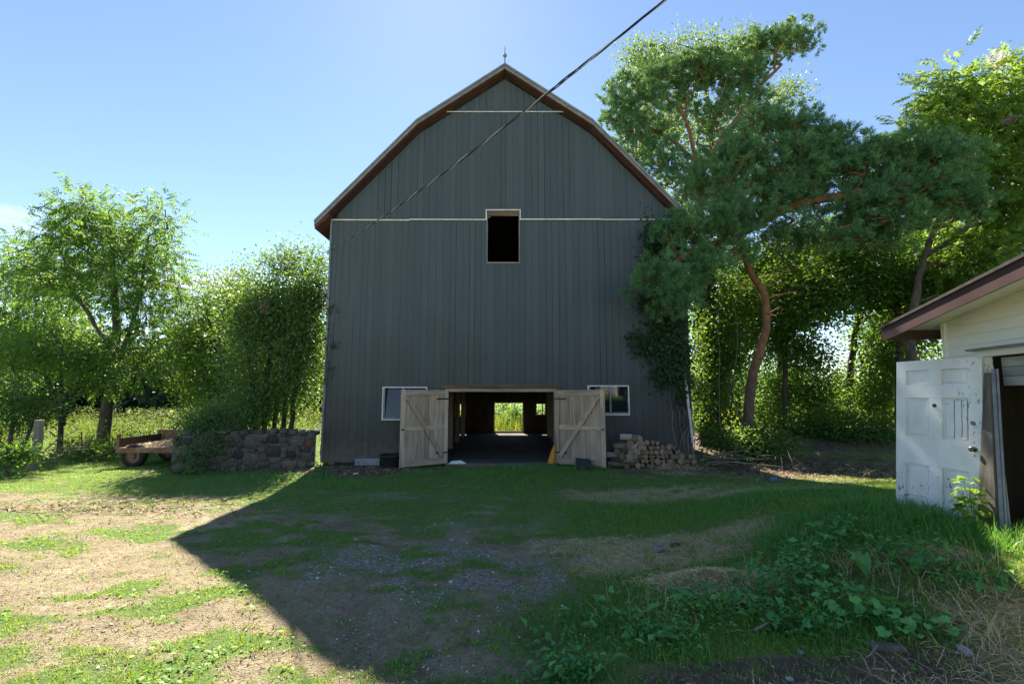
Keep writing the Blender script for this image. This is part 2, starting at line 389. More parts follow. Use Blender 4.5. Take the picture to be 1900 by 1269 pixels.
def peeling_paint():
    m, N, L, bs = new_mat('peeling_white_paint')
    tc = N.new('ShaderNodeTexCoord')
    n1 = N.new('ShaderNodeTexNoise'); n1.inputs['Scale'].default_value = 26; n1.inputs['Detail'].default_value = 7; n1.inputs['Roughness'].default_value = 0.7
    mp = N.new('ShaderNodeMapping'); mp.inputs['Scale'].default_value = (1, 1, 0.55); L.new(tc.outputs['Object'], mp.inputs[0]); L.new(mp.outputs[0], n1.inputs[0])
    n2 = N.new('ShaderNodeTexNoise'); n2.inputs['Scale'].default_value = 1.6; n2.inputs['Detail'].default_value = 3; L.new(tc.outputs['Object'], n2.inputs[0])
    ad = N.new('ShaderNodeMath'); ad.operation = 'MULTIPLY_ADD'; ad.inputs[1].default_value = 0.5; L.new(n2.outputs[0], ad.inputs[0]); L.new(n1.outputs[0], ad.inputs[2])
    rp = ramp(N, [(0.905, (0.80, 0.83, 0.85)), (0.93, (0.22, 0.20, 0.18))]); L.new(ad.outputs[0], rp.inputs[0])
    n3 = N.new('ShaderNodeTexNoise'); n3.inputs['Scale'].default_value = 4; n3.inputs['Detail'].default_value = 5; L.new(mp.outputs[0], n3.inputs[0])
    dirt = ramp(N, [(0.3, (0.80, 0.79, 0.76)), (0.7, (1, 1, 1))]); L.new(n3.outputs[0], dirt.inputs[0])
    mu = N.new('ShaderNodeMixRGB'); mu.blend_type = 'MULTIPLY'; mu.inputs[0].default_value = 1; L.new(rp.outputs[0], mu.inputs[1]); L.new(dirt.outputs[0], mu.inputs[2])
    L.new(mu.outputs[0], bs.inputs['Base Color']); bs.inputs['Roughness'].default_value = 0.6
    bp = N.new('ShaderNodeBump'); bp.inputs['Strength'].default_value = 0.5; bp.inputs['Distance'].default_value = 0.003; bp.invert = True
    L.new(ad.outputs[0], bp.inputs['Height']); L.new(bp.outputs[0], bs.inputs['Normal'])
    return m
M['peel'] = peeling_paint()

def glass_mat():
    m, N, L, bs = new_mat('dusty_window_glass')
    bs.inputs['Base Color'].default_value = (0.012, 0.016, 0.018, 1); bs.inputs['Roughness'].default_value = 0.04
    bs.inputs['Specular IOR Level'].default_value = 0.5; bs.inputs['IOR'].default_value = 1.6
    tc = N.new('ShaderNodeTexCoord'); n = N.new('ShaderNodeTexNoise'); n.inputs['Scale'].default_value = 2.2; L.new(tc.outputs['Object'], n.inputs[0])
    bp = N.new('ShaderNodeBump'); bp.inputs['Strength'].default_value = 0.05; bp.inputs['Distance'].default_value = 0.02; L.new(n.outputs[0], bp.inputs['Height']); L.new(bp.outputs[0], bs.inputs['Normal'])
    return m
M['glass'] = glass_mat()

M['leaf_ash'] = leaf_mat('ash_leaf', (0.042, 0.115, 0.034), (0.090, 0.210, 0.050), (0.24, 0.40, 0.045), 0.46)
M['leaf_bush'] = leaf_mat('bush_leaf', (0.044, 0.115, 0.046), (0.110, 0.225, 0.085), (0.24, 0.38, 0.045), 0.44, rough=0.42, spec=0.45, warm=(0.17, 0.12, 0.03), warm_at=0.965)
M['leaf_wood'] = leaf_mat('woodland_leaf', (0.034, 0.105, 0.034), (0.078, 0.185, 0.050), (0.26, 0.42, 0.035), 0.48, warm=(0.20, 0.13, 0.03), warm_at=0.96)
M['leaf_poplar'] = leaf_mat('poplar_leaf', (0.05, 0.115, 0.032), (0.10, 0.19, 0.048), (0.25, 0.36, 0.05), 0.46, warm=(0.22, 0.16, 0.03), warm_at=0.95)
M['leaf_walnut'] = leaf_mat('walnut_leaf', (0.060, 0.150, 0.034), (0.130, 0.260, 0.050), (0.33, 0.48, 0.05), 0.48)
M['leaf_vine'] = leaf_mat('vine_leaf', (0.018, 0.050, 0.024), (0.042, 0.095, 0.036), (0.10, 0.19, 0.025), 0.35)
M['needle'] = leaf_mat('pine_needle', (0.050, 0.165, 0.085), (0.150, 0.330, 0.140), (0.22, 0.34, 0.06), 0.28, rough=0.5, spec=0.35)
M['leaf_far'] = leaf_mat('far_leaf', (0.020, 0.050, 0.030), (0.04, 0.080, 0.045), (0.05, 0.095, 0.025), 0.25)
M['grass'] = leaf_mat('grass_blade', (0.065, 0.255, 0.045), (0.140, 0.390, 0.060), (0.46, 0.54, 0.04), 0.42, rough=0.5, spec=0.3, warm=(0.34, 0.27, 0.12), warm_at=0.90)
M['lush'] = leaf_mat('lush_blade', (0.050, 0.240, 0.055), (0.110, 0.370, 0.080), (0.24, 0.44, 0.04), 0.38, rough=0.4, spec=0.45, warm=(0.30, 0.26, 0.12), warm_at=0.955)
M['straw'] = leaf_mat('straw_stalk', (0.46, 0.35, 0.18), (0.78, 0.64, 0.37), (0.30, 0.22, 0.10), 0.2, rough=0.6, spec=0.3)
M['dead'] = leaf_mat('dead_litter', (0.10, 0.070, 0.045), (0.42, 0.32, 0.20), (0.15, 0.10, 0.05), 0.2, rough=0.8, spec=0.2)
M['meadow'] = leaf_mat('meadow_stalk', (0.045, 0.09, 0.022), (0.10, 0.15, 0.035), (0.22, 0.31, 0.035), 0.45, warm=(0.42, 0.30, 0.04), warm_at=0.86)
M['weed'] = leaf_mat('weed_leaf', (0.066, 0.265, 0.075), (0.145, 0.41, 0.105), (0.18, 0.38, 0.05), 0.32, rough=0.45, spec=0.4)
M['sapling'] = leaf_mat('sapling_leaf', (0.10, 0.20, 0.03), (0.17, 0.28, 0.045), (0.34, 0.46, 0.05), 0.45)
M['gravel'] = noise_mat('gravel_stone', (0.15, 0.15, 0.155), (0.36, 0.36, 0.365), (3, 3, 3), 0.85, bump=0)

# ------------------------------------------------------------------ ground
def blob(x, y, cx, cy, rx, ry, rot=0.0, soft=0.5):
    c, s = math.cos(rot), math.sin(rot)
    u = ((x - cx) * c + (y - cy) * s) / rx; v = (-(x - cx) * s + (y - cy) * c) / ry
    return 1 - sstep(1 - soft, 1 + soft, np.hypot(u, v))

def cover(x, y):
    """what grows or lies where: grass, gravel, straw, dark soil (each 0..1)"""
    x = np.asarray(x, float); y = np.asarray(y, float)
    n1 = fbm(x * 0.9 + 3, y * 1.2 + 8, 4); n2 = fbm(x * 2.4 + 31, y * 3.0 + 2, 4); n3 = fbm(x * 5 + 1, y * 5 + 7, 3)
    straw = np.maximum.reduce([blob(x, y, 2.15, 6.15, 1.55, 0.5, 0.42), 0.95 * blob(x, y, 2.05, 5.05, 0.58, 0.24), 0.75 * blob(x, y, 4.9, 8.9, 1.5, 0.30, 0.1), 0.7 * blob(x, y, 1.0, 6.3, 0.9, 0.35),
                               0.8 * blob(x, y, 4.35, 5.0, 0.42, 0.18), 0.6 * blob(x, y, 3.85, 3.6, 0.7, 0.7), 0.6 * blob(x, y, 2.6, 3.2, 0.8, 0.18, -0.2),
                               blob(x, y, 4.25, 12.35, 0.55, 0.35), 0.6 * blob(x, y, 2.6, 9.5, 1.6, 0.7), 0.5 * blob(x, y, -6.4, 9.3, 0.9, 0.3)])
    straw = straw * sstep(0.24, 0.44, n2 * 0.6 + n3 * 0.4)
    gravel = np.maximum.reduce([blob(x, y, -1.1, 5.5, 1.7, 0.95, -0.25), 0.6 * blob(x, y, -2.4, 9.6, 1.2, 0.5), 0.45 * blob(x, y, -0.3, 7.6, 1.5, 0.6, 0.3), 0.35 * blob(x, y, -1.7, 3.9, 1.9, 0.8)])
    gravel = gravel * sstep(0.36, 0.58, n2)
    soil = np.maximum.reduce([blob(x, y, 2.1, 3.45, 1.3, 0.33, 0.06, 0.3), blob(x, y, 8.2, 12.6, 4.2, 1.7), 0.9 * blob(x, y, -4.3, 12.75, 1.9, 0.75), 0.45 * blob(x, y, -7.4, 8.3, 2.5, 0.55, -0.1),
                              0.75 * blob(x, y, 3.9, 12.6, 1.4, 0.8), 0.5 * blob(x, y, 3.8, 4.8, 0.8, 0.35), sstep(13.5, 15, y) * sstep(5.5, 6.5, x), 0.6 * blob(x, y, 6.0, 10.2, 2.2, 0.5)])
    soil = soil * sstep(0.25, 0.5, n1 * 0.5 + n2 * 0.5)
    lawn = np.maximum.reduce([sstep(8.4, 10.2, y + 0.10 * x), blob(x, y, 4.6, 6.6, 2.6, 1.9), blob(x, y, 1.5, 4.3, 1.7, 0.8), sstep(-0.2, 1.2, x) * sstep(2.9, 4.0, y), 0.85 * blob(x, y, 0.6, 3.25, 0.5, 0.45),
                              sstep(9.4, 10.6, y) * sstep(-5.5, -7.5, x), sstep(15, 18, y)])
    lawn = np.maximum(lawn, 0.80 * sstep(6.2, 7.6, y + 0.30 * x))
    patch = sstep(0.43, 0.58, 0.45 * fbm(x * 0.9 + 40 - 0.25 * y, y * 2.2 + 0.3 * x, 4) + 0.55 * fbm(x * 2.6 + 11, y * 5.2 + 0.9 * x, 4))
    grass = np.clip(np.maximum(lawn * sstep(0.20, 0.42, 0.5 * n1 + 0.5 * n2), 0.85 * patch), 0, 1)
    grass = grass * (1 - 0.85 * straw) * (1 - 0.5 * gravel) * (1 - 0.85 * soil)
    return grass, gravel, straw, soil

def axis_coords(lo, hi, step, far, grow=1.22):
    a = list(np.arange(lo, hi + 1e-6, step)); d = step; p = a[-1]
    while p < far: d *= grow; p += d; a.append(p)
    d = step; p = a[0]
    while p > -far: d *= grow; p -= d; a.insert(0, p)
    return np.array(a)

def build_ground():
    xs = axis_coords(-15, 11, 0.092, 900); ys = axis_coords(1.6, 15.5, 0.092, 1400)
    X, Y = np.meshgrid(xs, ys)
    Z = terrain(X, Y)
    V = np.stack([X, Y, Z], -1).reshape(-1, 3)
    nx, ny = len(xs), len(ys)
    i = np.arange(nx * ny).reshape(ny, nx)
    f = np.stack([i[:-1, :-1], i[:-1, 1:], i[1:, 1:], i[1:, :-1]], -1).reshape(-1, 4)
    me = np_mesh('ground', V, [f], smooth=True)
    g, gr, st, so = cover(X, Y)
    a = me.attributes.new('cover', 'FLOAT_COLOR', 'POINT')
    a.data.foreach_set('color', np.stack([g, gr, st, so], -1).reshape(-1).astype(np.float32))
    m, N, L, bs = new_mat('ground')
    at_ = N.new('ShaderNodeAttribute'); at_.attribute_name = 'cover'
    sep = N.new('ShaderNodeSeparateColor'); L.new(at_.outputs['Color'], sep.inputs[0])
    tc = N.new('ShaderNodeTexCoord')
    def nz(scale, det=6, rough=0.65):
        n = N.new('ShaderNodeTexNoise'); n.inputs['Scale'].default_value = scale; n.inputs['Detail'].default_value = det; n.inputs['Roughness'].default_value = rough
        L.new(tc.outputs['Object'], n.inputs[0]); return n
    nA, nB, nC = nz(1.3, 8, 0.7), nz(9, 8, 0.72), nz(55, 4)
    dirt = ramp(N, [(0.30, (0.16, 0.122, 0.074)), (0.46, (0.39, 0.322, 0.205)), (0.66, (0.58, 0.51, 0.36))])
    mixn = N.new('ShaderNodeMath'); mixn.operation = 'MULTIPLY_ADD'; mixn.inputs[1].default_value = 0.5
    hb = N.new('ShaderNodeMath'); hb.operation = 'MULTIPLY'; hb.inputs[1].default_value = 0.5; L.new(nC.outputs[0], hb.inputs[0])
    L.new(nB.outputs[0], mixn.inputs[0]); L.new(hb.outputs[0], mixn.inputs[2]); L.new(mixn.outputs[0], dirt.inputs[0])
    vor = N.new('ShaderNodeTexVoronoi'); vor.inputs['Scale'].default_value = 42; L.new(tc.outputs['Object'], vor.inputs[0])
    vs = N.new('ShaderNodeSeparateColor'); L.new(vor.outputs['Color'], vs.inputs[0])
    grav = ramp(N, [(0.0, (0.22, 0.19, 0.15)), (1.0, (0.56, 0.51, 0.43))]); L.new(vs.outputs[0], grav.inputs[0])
    grs = ramp(N, [(0.3, (0.095, 0.205, 0.045)), (0.7, (0.215, 0.300, 0.085))]); L.new(nB.outputs[0], grs.inputs[0])
    stw = ramp(N, [(0.3, (0.46, 0.36, 0.19)), (0.7, (0.74, 0.60, 0.34))]); L.new(nC.outputs[0], stw.inputs[0])
    soi = ramp(N, [(0.3, (0.11, 0.085, 0.064)), (0.7, (0.27, 0.21, 0.158))]); L.new(nB.outputs[0], soi.inputs[0])
    def sharpen(src, noise, lo, hi):
        a = N.new('ShaderNodeMath'); a.operation = 'MULTIPLY_ADD'; a.inputs[1].default_value = 1.3; a.inputs[2].default_value = -0.65
        L.new(noise.outputs[0], a.inputs[0])
        b = N.new('ShaderNodeMath'); b.operation = 'ADD'; L.new(src, b.inputs[0]); L.new(a.outputs[0], b.inputs[1])
        r = N.new('ShaderNodeMapRange'); r.interpolation_type = 'SMOOTHSTEP'; r.inputs[1].default_value = lo; r.inputs[2].default_value = hi; L.new(b.outputs[0], r.inputs[0]); return r
    big = ramp(N, [(0.32, (0.62, 0.60, 0.58)), (0.5, (0.92, 0.90, 0.88)), (0.68, (1.08, 1.08, 1.08))]); L.new(nA.outputs[0], big.inputs[0])
    dm = N.new('ShaderNodeMixRGB'); dm.blend_type = 'MULTIPLY'; dm.inputs[0].default_value = 1.0; L.new(dirt.outputs[0], dm.inputs[1]); L.new(big.outputs[0], dm.inputs[2])
    cur = dm.outputs[0]
    for src, c, n, lo, hi in ((sep.outputs[1], grav, nB, 0.15, 0.7), (at_.outputs['Alpha'], soi, nB, 0.2, 0.7), (sep.outputs[0], grs, nB, 0.25, 0.9), (sep.outputs[2], stw, nC, 0.2, 0.7)):
        r = sharpen(src, n, lo, hi); mx = N.new('ShaderNodeMixRGB'); L.new(r.outputs[0], mx.inputs[0]); L.new(cur, mx.inputs[1]); L.new(c.outputs[0], mx.inputs[2]); cur = mx.outputs[0]
    L.new(cur, bs.inputs['Base Color']); bs.inputs['Roughness'].default_value = 0.95; bs.inputs['Specular IOR Level'].default_value = 0.15
    hs = N.new('ShaderNodeMath'); hs.operation = 'MULTIPLY_ADD'; hs.inputs[1].default_value = 1.6; L.new(nB.outputs[0], hs.inputs[0]); L.new(nC.outputs[0], hs.inputs[2])
    bp = N.new('ShaderNodeBump'); bp.inputs['Strength'].default_value = 1.0; bp.inputs['Distance'].default_value = 0.06; L.new(hs.outputs[0], bp.inputs['Height']); L.new(bp.outputs[0], bs.inputs['Normal'])
    o = link('ground', me, m); tag(o, kind='structure')
build_ground()

# ------------------------------------------------------------------ the barn
YF = 13.74; XC = -0.22
RIDGE, KINK, EAVE = (0.0, 12.15), (2.67, 10.33), (5.64, 7.15)      # half profile of the roof's top face: offset from XC, height
RAKE_Y, BACK_Y = 13.42, 24.3
BL, BR = -5.46, 5.22
def roof_z(x):
    d = abs(x - XC)
    if d < KINK[0]: return RIDGE[1] + (KINK[1] - RIDGE[1]) * d / KINK[0]
    return KINK[1] + (EAVE[1] - KINK[1]) * (d - KINK[0]) / (EAVE[0] - KINK[0])

barn = thing('barn', (XC, YF, 0), 'tall charcoal board barn with gambrel roof and open double doors', 'barn')
OPEN = [(-1.85, 1.21, -0.2, 2.17), (-3.73, -2.5, 1.32, 2.21), (2.23, 3.37, 1.46, 2.25), (-0.74, 0.21, 5.96, 7.50)]

def wall_with_holes(name, y0, y1, x0, x1, ztop, holes, mat, parent, z0=-0.05):
    """a wall across x, cut where the holes are, its top under the roof"""
    mb = MB()
    xs = sorted(set([x0, x1, XC, XC - KINK[0], XC + KINK[0]] + [h[0] for h in holes] + [h[1] for h in holes]))
    xs = [x for x in xs if x0 <= x <= x1]
    for a, b in zip(xs[:-1], xs[1:]):
        m = (a + b) / 2
        cuts = sorted([(h[2], h[3]) for h in holes if h[0] <= m <= h[1]])
        z = z0
        for c0, c1 in cuts:
            if c0 > z: mb.box(a, b, y0, y1, z, c0)
            z = max(z, c1)
        za, zb = ztop(a), ztop(b)
        mb.hexa([(a, y0, z), (b, y0, z), (b, y1, z), (a, y1, z)], [(a, y0, za), (b, y0, zb), (b, y1, zb), (a, y1, za)])
    return mb.build(name, mat, parent)

under = lambda x: roof_z(x) - 0.30
front = wall_with_holes('front_wall', YF + 0.03, YF + 0.10, BL + 0.03, BR - 0.03, under, OPEN, M['dark_wood'], barn)  # added dark backing, keeps light from piercing the gaps between boards
front['label'] = 'charcoal vertical boards of the gable end'

def subdivide(a, b, w=0.195):
    n = max(1, round((b - a) / w)); e = [a]
    for k in range(1, n): e.append(a + (b - a) * k / n + random.uniform(-0.02, 0.02))
    return e + [b]
def board(a, b, z0, z1a, z1b):
    g = random.uniform(0.002, 0.006) if random.random() < 0.90 else random.uniform(0.009, 0.018)
    y = YF - random.uniform(0.0, 0.008); yt = y + random.uniform(-0.004, 0.004)
    t0 = YF + 0.026; ln = random.uniform(-0.004, 0.004)
    a += g / 2; b -= g / 2
    mb = MB(); mb.hexa([(a, y, z0), (b, y + ln, z0), (b, t0, z0), (a, t0, z0)], [(a, yt, z1a), (b, yt + ln, z1b), (b, t0, z1b), (a, t0, z1a)])
    mb.build('board', M['board'], front)
tiers = [(0.02, 7.26), (7.30, 10.73), (10.77, 12.5)]
for ti, (z0, z1) in enumerate(tiers):
    bps = [BL, BR] if ti == 2 else ([BL, BR, -0.74, 0.21] if ti == 1 else [BL, -3.73, -2.5, -1.85, -0.74, 0.21, 1.21, 2.23, 3.37, BR])
    bps = sorted(bps); E = []
    for a, b in zip(bps[:-1], bps[1:]): E += subdivide(a, b)[:-1]
    E.append(bps[-1])
    for a, b in zip(E[:-1], E[1:]):
        m = (a + b) / 2
        ta, tb = min(z1, under(a)), min(z1, under(b))
        spans = []; z = z0 + (random.uniform(-0.06, 0.07) if ti == 0 else 0)
        if ti == 0: z += 0.05
        for h in sorted([h for h in OPEN if h[0] - 1e-4 <= m <= h[1] + 1e-4], key=lambda h: h[2]):
            if h[2] > z and h[2] < z1: spans.append((z, h[2], h[2]))
            if h[3] > z0: z = max(z, h[3])
        if z < min(ta, tb) - 0.02 and z < z1: spans.append((z, ta, tb))
        for (q0, qa, qb) in spans:
            if max(qa, qb) - q0 > 0.08: board(a, b, q0, qa, qb)

def part_box(name, mat, parent, *a):
    return MB().box(*a).build(name, mat, parent)
# white drip edges between the courses of boards, jogging round the loft hatch
for (x0, x1, z0, z1) in [(BL - 0.01, -3.1, 7.252, 7.288), (-3.1, -0.80, 7.262, 7.30), (0.27, 2.7, 7.266, 7.304), (2.7, BR, 7.258, 7.294), (-0.80, -0.76, 7.258, 7.60), (0.23, 0.27, 7.258, 7.60), (-0.76, 0.23, 7.56, 7.60)]:
    j = random.uniform(-0.012, 0.012) if x1 - x0 > 1.5 else 0
    MB().hexa([(x0, YF - 0.045, z0), (x1 - 0.003, YF - 0.045, z0 + j), (x1 - 0.003, YF - 0.013, z0 + j), (x0, YF - 0.013, z0)], [(x0, YF - 0.045, z1), (x1 - 0.003, YF - 0.045, z1 + j), (x1 - 0.003, YF - 0.013, z1 + j), (x0, YF - 0.013, z1)]).build('trim_strip', M['white_trim'], barn)
part_box('trim_strip', M['white_trim'], barn, -2.15, 1.74, YF - 0.035, YF - 0.013, 10.735, 10.765)
part_box('corner_trim', M['rake'], barn, BL - 0.03, BL + 0.025, YF - 0.04, YF + 0.05, 0.1, 7.255)
part_box('hatch_header', M['lintel'], barn, -0.75, 0.22, YF - 0.02, YF + 0.02, 7.40, 7.555)
for x0, x1, z0, z1 in ((-0.775, -0.735, 5.93, 7.40), (0.205, 0.245, 5.93, 7.40), (-0.735, 0.205, 5.92, 5.965)):
    part_box('hatch_frame', M['rake'], barn, x0, x1, YF - 0.03, YF + 0.05, z0, z1)

# roof: four slopes, grey verge boards and the red underside of the overhang
roof_o = None
prof = [(-EAVE[0], EAVE[1]), (-KINK[0], KINK[1]), (0, RIDGE[1]), (KINK[0], KINK[1]), (EAVE[0], EAVE[1])]
def slope(k, dz0, dz1, y0, y1, inset=0.0):
    (a, za), (b, zb) = prof[k], prof[k + 1]
    a += XC; b += XC
    return [(a, y0, za - dz0), (b, y0, zb - dz0), (b, y1, zb - dz0), (a, y1, za - dz0)], [(a, y0, za - dz1), (b, y0, zb - dz1), (b, y1, zb - dz1), (a, y1, za - dz1)]
mb = MB()
for k in range(4): mb.hexa(*slope(k, 0.06, 0.0, RAKE_Y - 0.03, BACK_Y + 0.5))
roof = mb.build('roof', M['roof_metal'], barn)
for k in range(4):
    (a, za), (b, zb) = prof[k], prof[k + 1]; a += XC; b += XC
    mb = MB(); mb.hexa([(a, RAKE_Y, za - 0.17), (b, RAKE_Y, zb - 0.17), (b, RAKE_Y + 0.035, zb - 0.17), (a, RAKE_Y + 0.035, za - 0.17)],
                       [(a, RAKE_Y, za - 0.062), (b, RAKE_Y, zb - 0.062), (b, RAKE_Y + 0.035, zb - 0.062), (a, RAKE_Y + 0.035, za - 0.062)])
    mb.build('verge_board', M['rake'], roof)
    # soffit boards run along the slope, two to each overhang
    for q in range(2):
        y0 = RAKE_Y + 0.037 + q * 0.140; y1 = y0 + 0.136; d = 0.145 + random.uniform(0, 0.012)
        mb = MB(); mb.hexa([(a, y0, za - d - 0.02), (b, y0, zb - d - 0.02), (b, y1, zb - d - 0.02), (a, y1, za - d - 0.02)], [(a, y0, za - d), (b, y0, zb - d), (b, y1, zb - d), (a, y1, za - d)])
        mb.build('soffit_board', M['red_soffit'], roof)
for s in (-1, 1):
    xe = XC + s * EAVE[0]; xw = BL if s < 0 else BR
    zi = roof_z(xw) if abs(xw - XC) < EAVE[0] else EAVE[1]
    mb = MB(); mb.hexa([(xe, RAKE_Y + 0.04, EAVE[1] - 0.24), (xw, RAKE_Y + 0.04, zi - 0.32), (xw, BACK_Y, zi - 0.32), (xe, BACK_Y, EAVE[1] - 0.24)],
                       [(xe, RAKE_Y + 0.04, EAVE[1] - 0.075), (xw, RAKE_Y + 0.04, zi - 0.075), (xw, BACK_Y, zi - 0.075), (xe, BACK_Y, EAVE[1] - 0.075)])
    mb.build('eave_soffit', M['red_soffit'], roof)
# white cord along the verge, loose wire
rod = MB().tube([(XC, RAKE_Y + 0.1, 12.12), (XC, RAKE_Y + 0.1, 12.79)], [0.018, 0.008], 6).build('lightning_rod', M['iron'], barn)
MB().lathe((XC, RAKE_Y + 0.1, 12.48), [(0.001, -0.065), (0.04, -0.05), (0.062, -0.015), (0.062, 0.015), (0.04, 0.05), (0.001, 0.065)], 12).build('glass_ball', M['rake'], rod, smooth=True)

# side and back walls, floor, loft floor
for x in (BL, BR - 0.08):
    part_box('side_wall', M['board'], barn, x + 0.002, x + 0.078, YF + 0.101, BACK_Y - 0.05, -0.05, 6.75)
BH = [(-0.88, 0.54, 0.16, 1.56), (-2.87, -2.40, 0.92, 1.51), (1.26, 1.68, 1.0, 1.51)]
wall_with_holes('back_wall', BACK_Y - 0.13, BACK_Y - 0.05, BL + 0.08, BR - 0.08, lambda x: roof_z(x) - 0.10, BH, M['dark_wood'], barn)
for h in BH:
    f = MB(); y0, y1 = BACK_Y - 0.16, BACK_Y - 0.131
    f.box(h[0] - 0.06, h[0], y0, y1, h[2] - 0.06, h[3] + 0.06).box(h[1], h[1] + 0.06, y0, y1, h[2] - 0.06, h[3] + 0.06).box(h[0], h[1], y0, y1, h[3], h[3] + 0.06).box(h[0], h[1], y0, y1, h[2] - 0.06, h[2])
    fo = f.build('back_window', M['door_wood'], barn)
    if h[1] - h[0] < 1: MB().box((h[0] + h[1]) / 2 + 0.06, (h[0] + h[1]) / 2 + 0.11, y0, y1, h[2], h[3]).build('mullion', M['door_wood'], fo)
part_box('barn_floor', M['concrete'], barn, BL + 0.09, BR - 0.09, YF + 0.11, BACK_Y - 0.14, -0.04, 0.06)
part_box('threshold', M['concrete'], barn, -1.9, 1.26, YF - 0.16, YF + 0.108, -0.2, 0.075)
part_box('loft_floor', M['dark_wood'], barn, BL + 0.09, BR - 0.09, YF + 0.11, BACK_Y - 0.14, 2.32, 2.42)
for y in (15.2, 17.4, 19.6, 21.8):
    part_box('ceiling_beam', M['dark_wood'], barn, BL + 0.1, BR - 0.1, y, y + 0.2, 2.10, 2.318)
    for x in (-2.35, 1.62): part_box('post', M['door_wood'], barn, x, x + 0.18, y + 0.01, y + 0.19, 0.062, 2.098)
part_box('lintel', M['lintel'], barn, -2.1, 1.42, YF - 0.055, YF - 0.014, 2.19, 2.315)
for x in (-1.93, 1.212): part_box('door_post', M['door_wood'], barn, x, x + 0.078, YF - 0.05, YF + 0.09, 0.08, 2.188)
part_box('door_head', M['door_wood_h'], barn, -1.85, 1.21, YF - 0.04, YF + 0.09, 2.10, 2.186)

# windows with white casings
for wi, (x0, x1, z0, z1) in enumerate(OPEN[1:3]):
    mb = MB(); y0, y1 = YF - 0.05, YF + 0.02; w = 0.036
    mb.box(x0 - w, x1 + w, y0, y1, z1, z1 + w).box(x0 - w, x1 + w, y0, y1, z0 - w, z0).box(x0 - w, x0, y0, y1, z0, z1).box(x1, x1 + w, y0, y1, z0, z1)
    wo = mb.build('window', M['white_trim'], barn)
    xm = x0 + 0.55 if wi == 0 else x0 + 0.60
    MB().box(xm, xm + 0.05, YF - 0.042, YF - 0.017, z0 + 0.05, z1).build('mullion', M['rake'], wo)
    yb, yt = (-0.015, 0.085) if wi == 0 else (0.045, -0.010)      # tilt added for the reflections: left mirrors sky, right the shaded ground
    for q0, q1 in ((x0, xm), (xm + 0.05, x1)):
        MB().hexa([(q0, YF + yb, z0), (q1, YF + yb, z0), (q1, YF + yb + 0.005, z0), (q0, YF + yb + 0.005, z0)], [(q0, YF + yt, z1), (q1, YF + yt, z1), (q1, YF + yt + 0.005, z1), (q0, YF + yt + 0.005, z1)]).build('pane', M['glass'], wo)
    # inner sash
    s = MB(); s.box(x0, x0 + 0.05, YF - 0.045, YF - 0.018, z0, z1).box(x0 + 0.05, x1, YF - 0.045, YF - 0.018, z0, z0 + 0.05); s.build('sash', M['rake'], wo)

# the two plank doors, swung wide open
def barn_door(hx, fx, fy, flip, label):
    """hx hinge x on the wall; (fx, fy) where the free edge stands"""
    h = Vector((hx, YF - 0.08, 0)); f = Vector((fx, fy, 0)); u = (f - h); W = u.length; u.normalize()
    n = Vector((u.y, -u.x, 0))
    if n.y > 0: n = -n                      # n faces the yard
    z0, z1 = 0.09, 2.15
    def P(a, d, z): return h + u * a + n * d + Vector((0, 0, z))
    def slab(a0, a1, d0, d1, q0, q1): return [P(a0, d0, q0), P(a1, d0, q0), P(a1, d1, q0), P(a0, d1, q0)], [P(a0, d0, q1), P(a1, d0, q1), P(a1, d1, q1), P(a0, d1, q1)]
    sag = lambda a: -0.03 * a / W
    mb = MB(); mb.hexa(*slab(0.02, W - 0.02, -0.012, -0.004, z0 + 0.03, z1 - 0.03)); d = mb.build('door', M['dark_wood'], barn); d['label'] = label
    n_p = 10
    for k in range(n_p):
        a0 = W * k / n_p + 0.002; a1 = W * (k + 1) / n_p - 0.002; t = random.uniform(0.018, 0.024)
        mb = MB(); mb.hexa(*slab(a0, a1, 0.0, t, z0 + sag(a0) + random.uniform(-0.008, 0.008), z1 + random.uniform(-0.004, 0.004))); mb.build('plank', M['door_wood'], d)
    for a0, a1 in ((0.0, 0.13), (W - 0.13, W)):
        mb = MB(); mb.hexa(*slab(a0, a1, 0.026, 0.052, z0 - 0.005 + sag(a0), z1 + 0.004)); mb.build('stile', M['door_wood'], d)
    for zc, hh in ((z0 + 0.085, 0.085), ((z0 + z1) / 2 + 0.0, 0.062), (z1 - 0.07, 0.07)):
        mb = MB(); mb.hexa(*slab(0.132, W - 0.132, 0.027, 0.05, zc - hh - 0.015, zc + hh - 0.015)); mb.build('rail', M['door_wood_h'], d)
    # diagonal brace from the upper free corner down to the hinge side
    A, B = P(W - 0.16, 0.064, z1 - 0.17), P(0.15, 0.064, z0 + 0.2)
    mb = MB(); mb.bar(A, B, 0.11, 0.024, up=n); mb.build('brace', M['door_wood'], d)
    mb = MB()
    for zc in (z0 + 0.3, z1 - 0.25): mb.hexa(*slab(0.0, 0.35, 0.0535, 0.06, zc - 0.02, zc + 0.02))
    mb.build('hinge_strap', M['iron'], d)
    mb = MB(); mb.hexa(*slab(W - 0.10, W - 0.02, 0.0535, 0.075, 1.05, 1.09)); mb.build('latch', M['iron'], d)
    return d
barn_door(-1.86, -3.06, 12.98, 1, 'weathered plank door with diagonal brace, left of the opening')
barn_door(1.25, 2.56, 13.0, -1, 'weathered plank door with diagonal brace, right of the opening')

